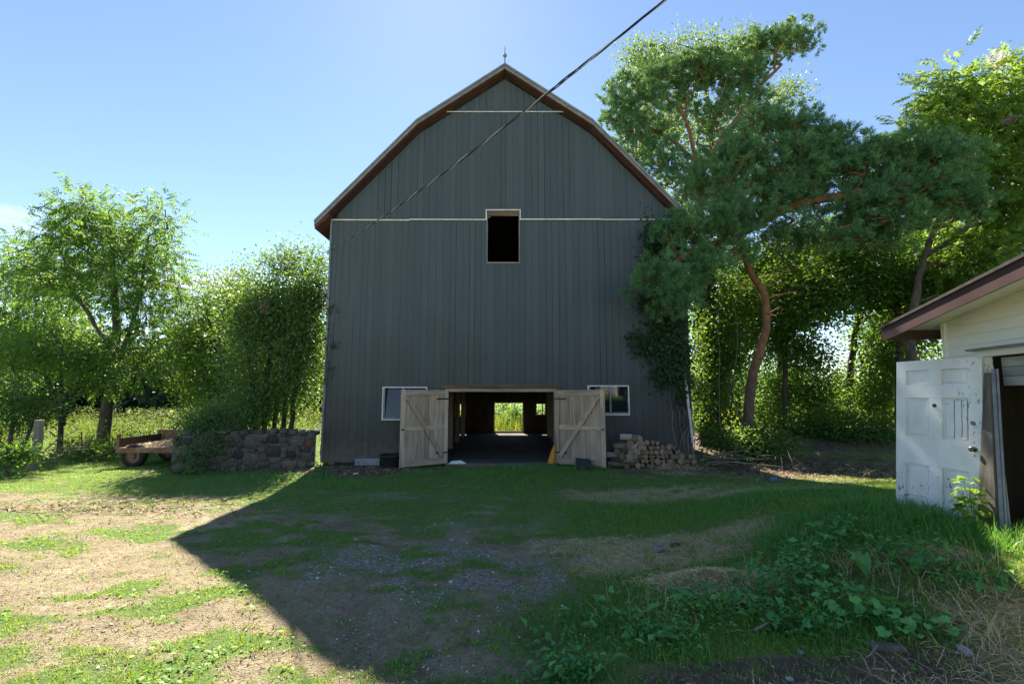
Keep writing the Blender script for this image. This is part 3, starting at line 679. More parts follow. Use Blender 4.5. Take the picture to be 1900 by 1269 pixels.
# ------------------------------------------------------------------ the white outbuilding at the right edge
TH = math.atan(180 / 870)
SW, SN = Vector((math.sin(TH), math.cos(TH), 0)), Vector((-math.cos(TH), math.sin(TH), 0))
SJ = Vector((5.797, 5.75, 0))
def S(s, t, z): return SJ + SW * s + SN * t + Vector((0, 0, z))
def sbox(mb, s0, s1, t0, t1, z0, z1):
    return mb.hexa([S(s0, t0, z0), S(s1, t0, z0), S(s1, t1, z0), S(s0, t1, z0)], [S(s0, t0, z1), S(s1, t0, z1), S(s1, t1, z1), S(s0, t1, z1)])
def shed_roof(s): return 3.013 + 0.144 * (2.81 - abs(s + 1.8))      # ridge over s = -1.8
shed = thing('shed', S(-1.5, -1.5, 0.4), 'white sided shed with brown roof edge at the right border', 'shed')
mb = MB()     # wall behind the laps: far pier and the band over the opening
for s0, s1 in ((-1.8, 0.655), (-4.255, -1.8)):
    mb.hexa([S(s0, -0.10, 2.56), S(s1, -0.10, 2.56), S(s1, -0.012, 2.56), S(s0, -0.012, 2.56)],
            [S(s0, -0.10, shed_roof(s0) - 0.03), S(s1, -0.10, shed_roof(s1) - 0.03), S(s1, -0.004, shed_roof(s1) - 0.03), S(s0, -0.004, shed_roof(s0) - 0.03)])
sbox(mb, -4.255, -2.46, -0.10, -0.012, 0.3, 2.558)
sbox(mb, 0.06, 0.655, -0.10, -0.012, 0.3, 2.558)
gable = mb.build('gable_wall', M['siding'], shed)
z = 0.585
while z < 3.35:
    smax = min(0.598, 1.01 - (z + 0.135 - 3.013 + 0.06) / 0.144)      # a course stops where the roof comes down
    for s0, s1 in (((0.10, smax), (-4.2, -2.5)) if z + 0.13 <= 2.56 else ((max(-4.2, -3.6 - smax), smax),)):
        if s1 > s0 + 0.05:
            mb = MB(); e = 0.0015
            mb.hexa([S(s0, -0.011, z), S(s1, -0.011, z), S(s1, 0.016, z), S(s0, 0.016, z)], [S(s0, -0.011, z + 0.13 + e), S(s1, -0.011, z + 0.13 + e), S(s1, -0.002, z + 0.13 + e), S(s0, -0.002, z + 0.13 + e)])
            mb.build('siding_board', M['siding'], gable)
    z += 0.13
mb = MB(); sbox(mb, 0.60, 0.662, -0.02, 0.028, 0.4, shed_roof(0.63) - 0.062); mb.build('corner_board', M['siding'], shed)
def slab_roof(mb, s0, s1, t0, t1, d0, d1):
    a, b = shed_roof(s0), shed_roof(s1)
    return mb.hexa([S(s0, t0, a - d1), S(s1, t0, b - d1), S(s1, t1, b - d1), S(s0, t1, a - d1)], [S(s0, t0, a - d0), S(s1, t0, b - d0), S(s1, t1, b - d0), S(s0, t1, a - d0)])
mb = MB(); slab_roof(mb, -1.8, 1.03, -4.0, 0.59, -0.015, 0.02); slab_roof(mb, -4.63, -1.8, -4.0, 0.59, -0.015, 0.02); sr = mb.build('roof', M['shingle'], shed)
for s0, s1 in ((-1.8, 1.01), (-4.61, -1.8)):
    mb = MB(); slab_roof(mb, s0, s1, 0.54, 0.565, 0.022, 0.20); mb.build('rake_fascia', M['brown_metal'], sr)
mb = MB(); slab_roof(mb, 0.985, 1.012, -4.0, 0.538, 0.022, 0.19); mb.build('eave_fascia', M['brown_metal'], sr)
s = -4.50
while s < 0.95:
    s1 = min(s + 0.30, 0.98)
    mb = MB(); slab_roof(mb, s, s1 - 0.006, 0.002, 0.538, 0.045, 0.056); mb.build('soffit_panel', M['soffit'], sr); s += 0.30
mb = MB(); slab_roof(mb, 0.67, 0.983, -4.0, -0.002, 0.045, 0.056); mb.build('eave_soffit', M['soffit'], sr)
mb = MB(); sbox(mb, -2.4, 0.14, 0.017, 0.10, 2.575, 2.60); mb.build('header_flashing', M['flashing'], shed)
mb = MB(); sbox(mb, -2.4, 0.098, -0.09, 0.015, 2.50, 2.556); mb.build('header', M['soffit'], shed)
mb = MB(); sbox(mb, 0.0, 0.098, -0.09, 0.014, 0.35, 2.498); mb.build('door_jamb', M['peel'], shed)
for k in range(3):
    mb = MB(); sbox(mb, -2.3, -0.01, -0.20, -0.17, 2.49 - 0.115 * (k + 1), 2.49 - 0.115 * k - 0.006); mb.build('roller_slat', M['alu'], shed)
mb = MB()
sbox(mb, -4.17, 0.65, -4.0, -3.92, 0.3, 3.0); sbox(mb, 0.57, 0.65, -3.92, -0.101, 0.3, 2.9); sbox(mb, -4.25, -4.17, -4.0, -0.101, 0.3, 2.9)
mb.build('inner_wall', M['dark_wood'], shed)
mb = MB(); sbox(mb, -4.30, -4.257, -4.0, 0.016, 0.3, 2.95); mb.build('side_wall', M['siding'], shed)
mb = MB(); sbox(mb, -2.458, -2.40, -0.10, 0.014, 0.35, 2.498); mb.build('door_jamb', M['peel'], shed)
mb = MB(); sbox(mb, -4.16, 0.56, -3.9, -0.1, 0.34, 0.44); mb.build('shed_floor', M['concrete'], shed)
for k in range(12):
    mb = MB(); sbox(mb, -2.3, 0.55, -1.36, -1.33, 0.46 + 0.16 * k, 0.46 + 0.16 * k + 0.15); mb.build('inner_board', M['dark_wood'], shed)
mb = MB(); sbox(mb, -0.62, -0.55, -0.9, -0.83, 0.46, 2.3); mb.build('inner_post', M['old_wood'], shed)

# old six-panel door leaning on the shed
def panel_door():
    BLc, TLc, BRc = Vector((5.36, 6.76, 0.47)), Vector((5.55, 6.76, 2.50)), Vector((5.575, 5.74, 0.47))
    u = BRc - BLc; W = u.length; u.normalize(); v = TLc - BLc; HH = v.length; v.normalize()
    n = v.cross(u).normalized()
    if n.x > 0: n = -n
    d = thing('panel_door', (BLc + BRc) / 2, 'old white six-panel door with peeling paint leaning on the shed', 'door')
    def P(a, t, z): return BLc + u * (a * W) + n * t + v * (z * HH)
    def slab(a0, a1, t0, t1, z0, z1): return [P(a0, t0, z0), P(a1, t0, z0), P(a1, t1, z0), P(a0, t1, z0)], [P(a0, t0, z1), P(a1, t0, z1), P(a1, t1, z1), P(a0, t1, z1)]
    def piece(name, mat, *a):
        mb = MB(); mb.hexa(*slab(*a)); return mb.build(name, mat, d)
    cols = [(0.125, 0.415), (0.565, 0.855)]; rows = [(0.09, 0.31), (0.49, 0.75), (0.835, 0.935)]
    for a0, a1, z0, z1 in ((0, 0.125, 0, 1), (0.855, 1, 0, 1)): piece('stile', M['peel'], a0, a1, -0.045, 0.0, z0, z1)
    for z0, z1 in ((0, 0.09), (0.31, 0.49), (0.75, 0.835), (0.935, 1.0)): piece('rail', M['peel'], 0.1255, 0.8545, -0.044, -0.0006, z0, z1)
    for (z0, z1) in rows: piece('mullion', M['peel'], 0.415, 0.565, -0.044, -0.001, z0 + 0.0005, z1 - 0.0005)
    for i, (a0, a1) in enumerate(cols):
        for j, (z0, z1) in enumerate(rows):
            pn = piece('panel', M['peel'], a0 + 0.001, a1 - 0.001, -0.044, -0.034, z0 + 0.001, z1 - 0.001)
            # raised field with sloping margins
            ma, mz = 0.045, 0.022
            mb = MB(); mb._add([P(a0 + 0.014, -0.033, z0 + 0.008), P(a1 - 0.014, -0.033, z0 + 0.008), P(a1 - 0.014, -0.033, z1 - 0.008), P(a0 + 0.014, -0.033, z1 - 0.008),
                               P(a0 + ma, -0.014, z0 + mz), P(a1 - ma, -0.014, z0 + mz), P(a1 - ma, -0.014, z1 - mz), P(a0 + ma, -0.014, z1 - mz)],
                              [(0, 1, 5, 4), (1, 2, 6, 5), (2, 3, 7, 6), (3, 0, 4, 7), (4, 5, 6, 7)])
            mb.build('raised_field', M['peel'], pn)
            if i == 1 and j == 1:
                mb = MB()
                for aa, z0c in ((0.70, 0.50), (0.78, 0.51), (0.842, 0.495)):
                    pts = [P(aa + random.uniform(-0.004, 0.004), -0.0130, z0c + (0.74 - z0c) * k / 8) for k in range(9)]
                    mb.tube(pts, [0.0035] * 9, 4)
                mb.build('crack', M['dark_bark'], pn)
    def disc(c, r, prof, name, mat):
        mb = MB(); vs = []; fs = []; k = 14
        for (rr, h) in prof:
            for q in range(k):
                t = 2 * math.pi * q / k; vs.append(c + u * (rr * math.cos(t)) + v * (rr * math.sin(t)) + n * h)
        for i in range(len(prof) - 1):
            for q in range(k): fs.append((i * k + q, i * k + (q + 1) % k, (i + 1) * k + (q + 1) % k, (i + 1) * k + q))
        fs.append(tuple((len(prof) - 1) * k + q for q in range(k)))
        mb._add(vs, fs); return mb.build(name, mat, d, smooth=False)
    disc(P(0.915, 0, 0.445), 0, [(0.032, 0.0), (0.032, 0.006), (0.012, 0.010), (0.012, 0.035), (0.026, 0.045), (0.03, 0.06), (0.018, 0.072)], 'door_knob', M['brass'])
    disc(P(0.905, 0, 0.60), 0, [(0.024, 0.0), (0.024, 0.008), (0.014, 0.012)], 'lock_rosette', M['brass'])
    disc(P(0.485, 0, 0.70), 0, [(0.026, 0.0005), (0.026, 0.005), (0.012, 0.004)], 'knocker_plate', M['dark_rust'])
    mb = MB(); mb.hexa(*slab(0.912, 0.92, 0.0005, 0.004, 0.40, 0.415)); mb.build('keyhole', M['iron'], d)
panel_door()

# boards and a frame left standing in the shed doorway
mb = MB(); mb.hexa([S(-0.06, 0.30, 0.44), S(-0.30, 0.26, 0.44), S(-0.305, 0.23, 0.44), S(-0.065, 0.27, 0.44)], [S(-0.03, 0.030, 2.30), S(-0.10, 0.028, 2.30), S(-0.105, 0.002, 2.30), S(-0.035, 0.004, 2.30)])
tag(mb.build('weathered_plank', M['old_wood']), 'tapering grey weathered board leaning in the shed doorway', 'board')
mb = MB(); mb.bar(S(-0.36, 0.24, 0.44), S(-0.13, 0.0, 2.34), 0.035, 0.025); mb.bar(S(-0.42, 0.24, 0.44), S(-0.19, 0.0, 2.34), 0.02, 0.02)
tag(mb.build('metal_rail', M['flashing']), 'grey metal track leaning beside the weathered board in the shed doorway', 'rail')

# ------------------------------------------------------------------ stone wall left of the barn
def make_stones():
    out = []
    for q in range(8):
        r = np.random.default_rng(q + 50)
        g = np.linspace(-1, 1, 3); vs = {}; V = []; Fc = []
        def idx(p):
            k = tuple(np.round(p, 3))
            if k not in vs: vs[k] = len(V); V.append(np.array(p, float))
            return vs[k]
        for ax in range(3):
            for sg in (-1, 1):
                for i in range(2):
                    for j in range(2):
                        cs = [(g[i], g[j]), (g[i + 1], g[j]), (g[i + 1], g[j + 1]), (g[i], g[j + 1])]
                        if sg < 0: cs = cs[::-1]
                        ids = []
                        for a, b in cs:
                            p = [0, 0, 0]; p[ax] = sg; p[(ax + 1) % 3] = a; p[(ax + 2) % 3] = b
                            ids.append(idx(p))
                        Fc.append(ids)
        V = np.array(V); nrm = np.linalg.norm(V, axis=1, keepdims=True)
        V = V / (np.abs(V) ** 4.2).sum(1, keepdims=True) ** (1 / 4.2)
        V = V * (1 + r.uniform(-0.13, 0.13, V.shape)) * 0.5
        me = bpy.data.meshes.new('stone'); me.from_pydata([tuple(v) for v in V], [], Fc)
        me.polygons.foreach_set('use_smooth', [True] * len(Fc)); me.update(); out.append(me)
    return out
stone_meshes = make_stones()
stone_sets = {}
def stone_mesh(q, mk):
    if (q, mk) not in stone_sets:
        me = stone_meshes[q].copy(); me.materials.append(M[mk]); stone_sets[(q, mk)] = me
    return stone_sets[(q, mk)]
WA, WB = Vector((-8.75, 12.45, 0)), Vector((-5.58, 13.56, 0))
wu = (WB - WA).normalized(); wlen = (WB - WA).length; wn_ = Vector((wu.y, -wu.x, 0))
swall = thing('stone_wall', (WA + WB) / 2, 'low field stone wall running from the barn corner to the bushes', 'wall')
def Wp(a, d, z): return WA + wu * a + wn_ * d + Vector((0, 0, z))
mb = MB(); mb.hexa([Wp(0.08, 0.14, -0.1), Wp(wlen, 0.14, -0.1), Wp(wlen, -0.28, -0.1), Wp(0.08, -0.28, -0.1)], [Wp(0.08, 0.13, 0.95), Wp(wlen, 0.13, 0.95), Wp(wlen, -0.28, 0.95), Wp(0.08, -0.28, 0.95)])
mb.build('mortar_core', M['mortar'], swall)
rs = random.Random(21)
def put_stone(a, d, z, w, h, t=0.26):
    mk = rs.choices(['stone', 'stone_red', 'stone_blue'], [0.70, 0.17, 0.13])[0]
    o = bpy.data.objects.new('stone', stone_mesh(rs.randrange(8), mk)); col.objects.link(o)
    o.parent = swall
    p = Wp(a, d, z) - Vector(swall.location)
    o.location = p; o.scale = (w, t, h); o.rotation_euler = (rs.uniform(-.12, .12), rs.uniform(-.16, .16), math.atan2(wu.y, wu.x) + rs.uniform(-.12, .12))
GW, GH = int(wlen / 0.02), 48                      # masonry packed big stones first, chinks last
occ = np.zeros((GH, GW), bool)
for (w0, w1, h0, h1, tries) in ((18, 24, 12, 16, 14), (12, 18, 8, 12, 400), (8, 13, 6, 9, 1500), (6, 9, 4, 7, 3000), (3, 6, 3, 5, 4000)):
    for _ in range(tries):
        w, h = rs.randint(w0, w1), rs.randint(h0, h1); i, j = rs.randint(-2, GW - w + 2), rs.randint(0, GH - h) if GH > h else 0
        i = max(0, min(i, GW - w))
        if occ[j:j + h, i:i + w].any(): continue
        occ[j:j + h, i:i + w] = True
        put_stone((i + w / 2) * 0.02, 0.10 + rs.uniform(-0.025, 0.03), (j + h / 2) * 0.02 - 0.02, w * 0.0222, h * 0.0228, 0.15 + 0.06 * w / 30)
a = 0.05
while a < wlen - 0.1:
    w = rs.uniform(0.22, 0.42); put_stone(a + w / 2, rs.uniform(-0.14, 0.0), 0.97 + rs.uniform(-0.02, 0.05), w, rs.uniform(0.13, 0.2), 0.38); a += w
for z in (0.15, 0.38, 0.6, 0.82):
    for d in (0.0, -0.2): put_stone(0.03, d, z, 0.24, 0.24, 0.26)

# ------------------------------------------------------------------ rusty farm wagon behind the wall
wg = thing('farm_wagon', (-10.0, 14.2, 0.0), 'rusty low farm wagon with straw on its deck on the sunlit grass', 'wagon')
gz_ = tz(-10.9, 13.6)
def wbox(name, mat, *a): return MB().box(*a).build(name, mat, wg)
for k in range(8):
    y0 = 13.42 + k * 0.2
    wbox('deck_plank', M['door_wood_h'], -11.42, -7.9, y0 + 0.004, y0 + 0.196, 0.50, 0.535 + random.uniform(0, .006))
wbox('side_rail', M['rust'], -11.45, -7.9, 13.36, 13.418, 0.40, 0.545)
wbox('frame_beam', M['dark_rust'], -11.2, -7.9, 13.75, 13.87, 0.37, 0.498); wbox('frame_beam', M['dark_rust'], -11.2, -7.9, 14.55, 14.67, 0.37, 0.498)
fp = wbox('side_panel', M['rust'], -11.42, -7.9, 15.025, 15.06, 0.50, 0.86)
MB().box(-11.46, -7.9, 14.985, 15.10, 0.862, 0.915).build('top_rail', M['rust'], fp)
MB().box(-11.42, -7.9, 14.985, 15.022, 0.60, 0.66).build('panel_rib', M['rust'], fp)
ep = wbox('end_panel', M['dark_rust'], -11.47, -11.425, 13.43, 15.02, 0.47, 0.80)
for y in (13.43, 14.95): MB().box(-11.50, -11.43, y - 0.03, y + 0.035, 0.40, 0.92).build('stake', M['rust'], ep)
eg = wbox('beater_frame', M['dark_rust'], -9.82, -9.76, 13.40, 13.46, 0.36, 0.93)
MB().box(-9.758, -9.30, 13.40, 13.46, 0.87, 0.93).build('top_bar', M['dark_rust'], eg)
for x in (-9.60, -9.42, -9.30): MB().box(x, x + 0.05, 13.405, 13.455, 0.546, 0.868).build('upright', M['dark_rust'], eg)
mb = MB()
for z in (0.62, 0.74): mb.tube([(-9.76, 13.5, z), (-9.3, 13.5, z)], 0.035, 8)
mb.build('beater_roller', M['dark_rust'], eg)
for sx, yy in ((-11.02, 13.50), (-9.36, 13.50), (-11.02, 14.86), (-9.36, 14.86)):
    R0 = 0.33; c = (sx, yy, tz(sx, yy) + R0 - 0.02)
    wh = MB().lathe(c, [(0.20, -0.09), (R0 - 0.03, -0.10), (R0, -0.06), (R0, 0.06), (R0 - 0.03, 0.10), (0.20, 0.09)], 24, 'y').build('wheel', M['rubber'], wg, smooth=True)
    rim = MB(); rim.lathe(c, [(0.20, -0.085), (0.185, -0.05), (0.07, -0.03), (0.065, -0.09), (0.001, -0.09)], 20, 'y'); rim.build('rim', M['rust'], wh, smooth=False)
for sx in (-11.02, -9.36): MB().tube([(sx, 13.55, 0.32), (sx, 14.8, 0.32)], 0.04, 8).build('axle', M['dark_rust'], wg)
mb = MB().tube([(-11.45, 14.2, 0.42), (-12.1, 14.2, 0.40), (-12.5, 14.15, 0.22)], [0.05, 0.045, 0.04], 6); mb.build('tongue', M['dark_rust'], wg)
def straw_mesh(name, n, place, L=(0.08, 0.22), w=0.005, mat='straw', tilt=0.25, seed=1, parent=None):
    r = np.random.default_rng(seed)
    x, y, z = place(r, n); n = len(x)
    a = r.uniform(0, 2 * np.pi, n); d = np.stack([np.cos(a), np.sin(a), r.normal(0, tilt, n)], 1); d = unit(d)
    l = r.uniform(L[0], L[1], n)[:, None]; s = unit(np.cross(d, np.stack([r.normal(0, .4, n), r.normal(0, .4, n), np.ones(n)], 1))) * w
    c = np.stack([x, y, z], 1); b = c - d * l / 2; e = c + d * l / 2
    mid = c + np.stack([r.normal(0, .01, n), r.normal(0, .01, n), r.uniform(0, .02, n)], 1)
    V = np.stack([b - s, b + s, mid + s, mid - s, e + s * .7, e - s * .7], 1).reshape(-1, 3)
    i = np.arange(n)[:, None] * 6
    f = np.concatenate([i + np.array([[0, 1, 2, 3]]), i + np.array([[3, 2, 4, 5]])], 0)
    rv = r.random(n); me = np_mesh(name, V, [f], np.concatenate([rv, rv]))
    return link(name, me, M[mat], parent)
def deck_place(r, n):
    x = r.uniform(-11.3, -9.0, n); y = r.uniform(13.5, 14.95, n)
    return x, y, 0.545 + r.random(n) * (0.03 + 0.16 * np.exp(-((x + 10.2) / 0.7) ** 2))
tag(straw_mesh('straw', 1800, deck_place, seed=5), 'loose straw heaped on the rusty wagon deck', 'straw', kind='stuff')

for o_ in [wg] + [o for o in col.objects if o.name.startswith('straw')]: o_.location.x += 0.38
for ch in wg.children: ch.matrix_parent_inverse = Matrix.Translation(-Vector((-10.0, 14.2, 0.0)))

# ------------------------------------------------------------------ fence posts
def post(name, b, t, r, label):
    b, t = Vector(b), Vector(t); pts = []; rad = []
    for k in range(7):
        f = k / 6; pts.append(b.lerp(t, f) + Vector((random.uniform(-.012, .012), random.uniform(-.012, .012), 0))); rad.append(r * random.uniform(0.9, 1.08) * (1 - 0.1 * f))
    tag(MB().tube(pts, rad, 9).build(name, M['old_wood'], smooth=False), label, 'post', 'old fence posts')
g0 = grd(65, 872); post('fence_post', g0 - Vector((0, 0, .1)), g0 + Vector((-0.02, 0, 1.34)), 0.115, 'thick weathered grey fence post at the left edge of the yard')
g1 = grd(50, 870); post('fence_post', g1 - Vector((0, 0, .1)), g1 + Vector((0.09, 0.1, 0.95)), 0.045, 'thin leaning stake beside the thick grey fence post')

# ------------------------------------------------------------------ firewood
def log_mesh(r, L, n, kind):
    mb = MB(); jit = [random.uniform(0.86, 1.12) for _ in range(n)]
    def ring(y, s): return [(r * s * jit[k] * math.cos(2 * math.pi * k / n), y, r * s * jit[k] * math.sin(2 * math.pi * k / n)) for k in range(n)]
    vs = ring(-L / 2, 0.97) + ring(0, 1.03) + ring(L / 2, 0.97)
    side = [(i * n + k, (i + 1) * n + k, (i + 1) * n + (k + 1) % n, i * n + (k + 1) % n) for i in range(2) for k in range(n)]
    mb._add(vs, side); b = len(mb.v); mb.m = 1
    mb.f.append(tuple(range(n))); mb.mi.append(1)
    mb.f.append(tuple(2 * n + k for k in range(n - 1, -1, -1))); mb.mi.append(1)
    return mb
log_kinds = []
for q in range(7):
    mb = log_mesh(1.0, 1.0, [9, 10, 8, 9, 5, 4, 3][q], q); me = mb.mesh('firewood_log'); me.materials.append(M['birch'] if q in (1,) else M['log_bark']); me.materials.append(M['log_cut'])
    log_kinds.append(me)
lr = random.Random(4)
def heap(x):
    t = (x - 2.72) / (5.05 - 2.72)
    return 0.28 + 0.62 * math.exp(-((t - 0.22) / 0.18) ** 2) + 0.42 * math.exp(-((t - 0.58) / 0.26) ** 2)
def put_log(x, y, z, r, L, rot, q, label):
    o = bpy.data.objects.new('firewood_log', log_kinds[q]); col.objects.link(o)
    o.location = (x, y, z); o.scale = (r, L, r); o.rotation_euler = rot
    tag(o, label, 'log', 'firewood logs piled against the barn')
z = 0.085; row = 0
while z < 0.92:
    x = 2.74 + (row % 2) * 0.08
    while x < 5.05:
        r = lr.uniform(0.055, 0.085) if x > 3.3 else lr.uniform(0.075, 0.105)
        if z + r < heap(x) + 0.05:
            q = lr.choices(range(7), [4, 2, 4, 3, 1.5, 1, 1])[0]
            split = q >= 4
            if x < 3.35 and lr.random() < 0.55:
                put_log(x + r, 13.34 + lr.uniform(-.05, .05), z + 0.02 + tz(x, 13.3), r, lr.uniform(.30, .36), (lr.uniform(-.15, .15), lr.uniform(0, 6), lr.uniform(0.6, 1.5)), 1 if lr.random() < .5 else 0, 'short pale log lying sideways at the door end of the firewood pile')
            else:
                put_log(x + r, 13.36 + lr.uniform(-.05, .05), z + tz(x, 13.3), r * (1.15 if split else 1), lr.uniform(.34, .46), (lr.uniform(-.10, .10), lr.uniform(0, 6), lr.uniform(-.16, .16)), q,
                        'split firewood piece with angular cut end in the pile' if split else 'round firewood log with its cut end showing in the pile')
        x += 2 * r * lr.uniform(0.90, 1.04)
    z += 0.122; row += 1

# ------------------------------------------------------------------ small things by the barn
mb = MB()    # snow shovel scoop standing against the right door post
b = Vector((1.02, 13.50, 0.09)); vs = []; nx, nz_ = 5, 6
for j in range(nz_):
    for i in range(nx):
        u = i / (nx - 1) - 0.5; t = j / (nz_ - 1); w = 0.22 - 0.17 * t ** 1.5
        vs.append(b + Vector((0.09 + u * w + t * 0.10, -0.05 + 0.20 * u * u * 2 + 0.10 * t, 0.50 * t)))
fs = [(j * nx + i, j * nx + i + 1, (j + 1) * nx + i + 1, (j + 1) * nx + i) for j in range(nz_ - 1) for i in range(nx - 1)]
back = [v + Vector((0, 0.012, 0)) for v in vs]; n_ = len(vs)
mb._add(vs + back, fs + [tuple(n_ + k for k in reversed(f)) for f in fs]
        + [(j * nx, (j + 1) * nx, n_ + (j + 1) * nx, n_ + j * nx) for j in range(nz_ - 1)] + [((j + 1) * nx + nx - 1, j * nx + nx - 1, n_ + j * nx + nx - 1, n_ + (j + 1) * nx + nx - 1) for j in range(nz_ - 1)])
sh = thing('shovel', b, 'orange plastic shovel scoop standing by the right door post', 'shovel')
mb.build('scoop', M['orange'], sh, smooth=True)
MB().tube([b + Vector((0.21, 0.06, 0.48)), b + Vector((0.23, 0.16, 1.25))], 0.014, 6).build('handle', M['old_wood'], sh)

def crumple(name, c, rx, ry, h, mat, label, cat, seed):
    r = random.Random(seed); mb = MB(); n = 7; vs = []
    for j in range(n):
        for i in range(n):
            u, v = i / (n - 1) * 2 - 1, j / (n - 1) * 2 - 1
            e = max(0, 1 - max(abs(u), abs(v)) ** 3)
            vs.append((c[0] + u * rx + r.uniform(-.02, .02), c[1] + v * ry + r.uniform(-.02, .02), c[2] + 0.012 + e * h * r.uniform(0.35, 1)))
    mb._add(vs, [(j * n + i, j * n + i + 1, (j + 1) * n + i + 1, (j + 1) * n + i) for j in range(n - 1) for i in range(n - 1)])
    lo = [(v[0], v[1], c[2] + 0.002) for v in vs]
    ring = [i for i in range(n)] + [j * n + n - 1 for j in range(1, n)] + [(n - 1) * n + i for i in range(n - 2, -1, -1)] + [j * n for j in range(n - 2, 0, -1)]
    b0 = len(mb.v); mb.v.extend(lo)
    for a, b_ in zip(ring, ring[1:] + ring[:1]): mb.f.append((a, b0 + a, b0 + b_, b_)); mb.mi.append(0)
    tag(mb.build(name, mat), label, cat)
crumple('feed_sack', (-1.55, 13.62, 0.076), 0.22, 0.10, 0.09, M['paper'], 'crumpled white feed sack just inside the barn doorway', 'sack', 2)
for k, (px, py, rx, ry, h) in enumerate([(660, 880, .06, .04, .05), (838, 1003, .05, .03, .02), (1085, 1040, .09, .04, .02)]):
    g = grd(px, py); crumple('paper_scrap', (g.x, g.y, g.z), rx, ry, h, M['paper'] if k == 0 else M['gravel'], ['small white paper scrap lying by the dark tub', 'small pale flat scrap on the gravel drive', 'flat grey slab scrap set in the grass'][k], 'scrap', 9 + k)
# tub by the left door
c = (-3.35, 13.32, tz(-3.35, 13.3))
tb = thing('rubber_tub', c, 'dark rubber tub standing behind the left barn door', 'tub')
MB().lathe(c, [(0.26, 0.0), (0.30, 0.30), (0.33, 0.33), (0.33, 0.36), (0.29, 0.36), (0.24, 0.05), (0.001, 0.05)], 18).build('bowl', M['black_plastic'], tb, smooth=True)
MB().lathe((c[0], c[1], c[2] + 0.345), [(0.335, -0.02), (0.35, 0.0), (0.335, 0.02)], 18).build('rim', M['black_plastic'], tb, smooth=True)
mb = MB(); mb.hexa([(1.72, 12.86, 0.02), (2.17, 12.80, 0.02), (2.17, 12.83, 0.02), (1.72, 12.89, 0.02)], [(1.74, 13.12, 0.30), (2.13, 13.06, 0.27), (2.13, 13.09, 0.27), (1.74, 13.15, 0.30)])
tag(mb.build('rubber_mat', M['black_plastic']), 'dark rubber flap propped against the foot of the right barn door', 'mat')
mb = MB(); mb.tube([at(1271, 690, 13.55), at(1276, 740, 13.52), at(1286, 822, 13.40)], [0.035, 0.035, 0.035], 8)
tag(mb.build('white_pipe', M['white_trim']), 'white pipe leaning at the right corner of the barn', 'pipe')
mb = MB(); mb.box(-4.45, -3.75, 13.55, 13.68, 0.03, 0.22); tag(mb.build('concrete_block', M['flashing']), 'grey block at the foot of the barn left of the tub', 'block')

# twisted service cable from the barn corner out over the yard
def cable():
    P0, P2 = at(617, 461, YF - 0.10), at(1236, -1, 3.2)
    d = (P2 - P0); P3 = P0 + d * 1.6
    n = 360; strands = [[], [], []]
    side = d.cross(Vector((0, 0, 1))).normalized(); up = side.cross(d.normalized())
    for k in range(n + 1):
        f = k / n * 1.6
        p = P0 + d * f - Vector((0, 0, 1)) * 0.55 * f * (1.0 - f)
        a = f * d.length * 2 * math.pi / 0.95
        wob = 1 + 0.4 * math.sin(f * 37)
        for q in range(3):
            t = a + q * 2 * math.pi / 3
            strands[q].append(p + (side * math.cos(t) + up * math.sin(t)) * 0.0075 * wob)
    c = thing('power_cable', P0, 'twisted black power cable strung from the barn corner across the sky', 'cable')
    for q in range(3):
        MB().tube(strands[q], 0.0066 if q < 2 else 0.006, 5).build('conductor' if q < 2 else 'bare_wire', M['cable'] if q < 2 else M['bare_wire'], c, smooth=True)
    tail = MB(); b = P0
    tail.tube([b, b + Vector((-0.25, -0.02, -0.14)), b + Vector((-0.42, 0, -0.10)), b + Vector((-0.52, 0, -0.24))], 0.008, 5)
    tail.tube([b + Vector((-0.25, -0.02, -0.14)), b + Vector((-0.33, -0.03, -0.30)), b + Vector((-0.22, 0, -0.22)), b + Vector((-0.14, 0, -0.1))], 0.007, 5)
    tail.build('loose_end', M['cable'], c, smooth=True)
cable()

# ------------------------------------------------------------------ trees
def leaf_quads(pos, axis, nrm, L, W, r, droop=0.15):
    """(n,3) arrays -> verts and quad faces; each leaf is a folded diamond"""
    side = unit(np.cross(axis, nrm)); up = np.cross(side, axis)
    n = len(pos); L = np.broadcast_to(np.asarray(L, float), (n,))[:, None]; W = np.broadcast_to(np.asarray(W, float), (n,))[:, None]
    tip = pos + axis * L - up * L * droop
    m = pos + axis * L * 0.45
    V = np.stack([pos, m + side * W / 2 + up * W * .14, tip, m - side * W / 2 + up * W * .14], 1).reshape(-1, 3)
    f = np.arange(n * 4).reshape(n, 4)
    return V, f

def pb(px, py, rx, ry, Y, n, rd=None):
    c = at(px, py, Y); k = Y / F
    return (np.array(c), np.array([rx * k, (rd if rd else rx * k * 0.8), ry * k]), n)

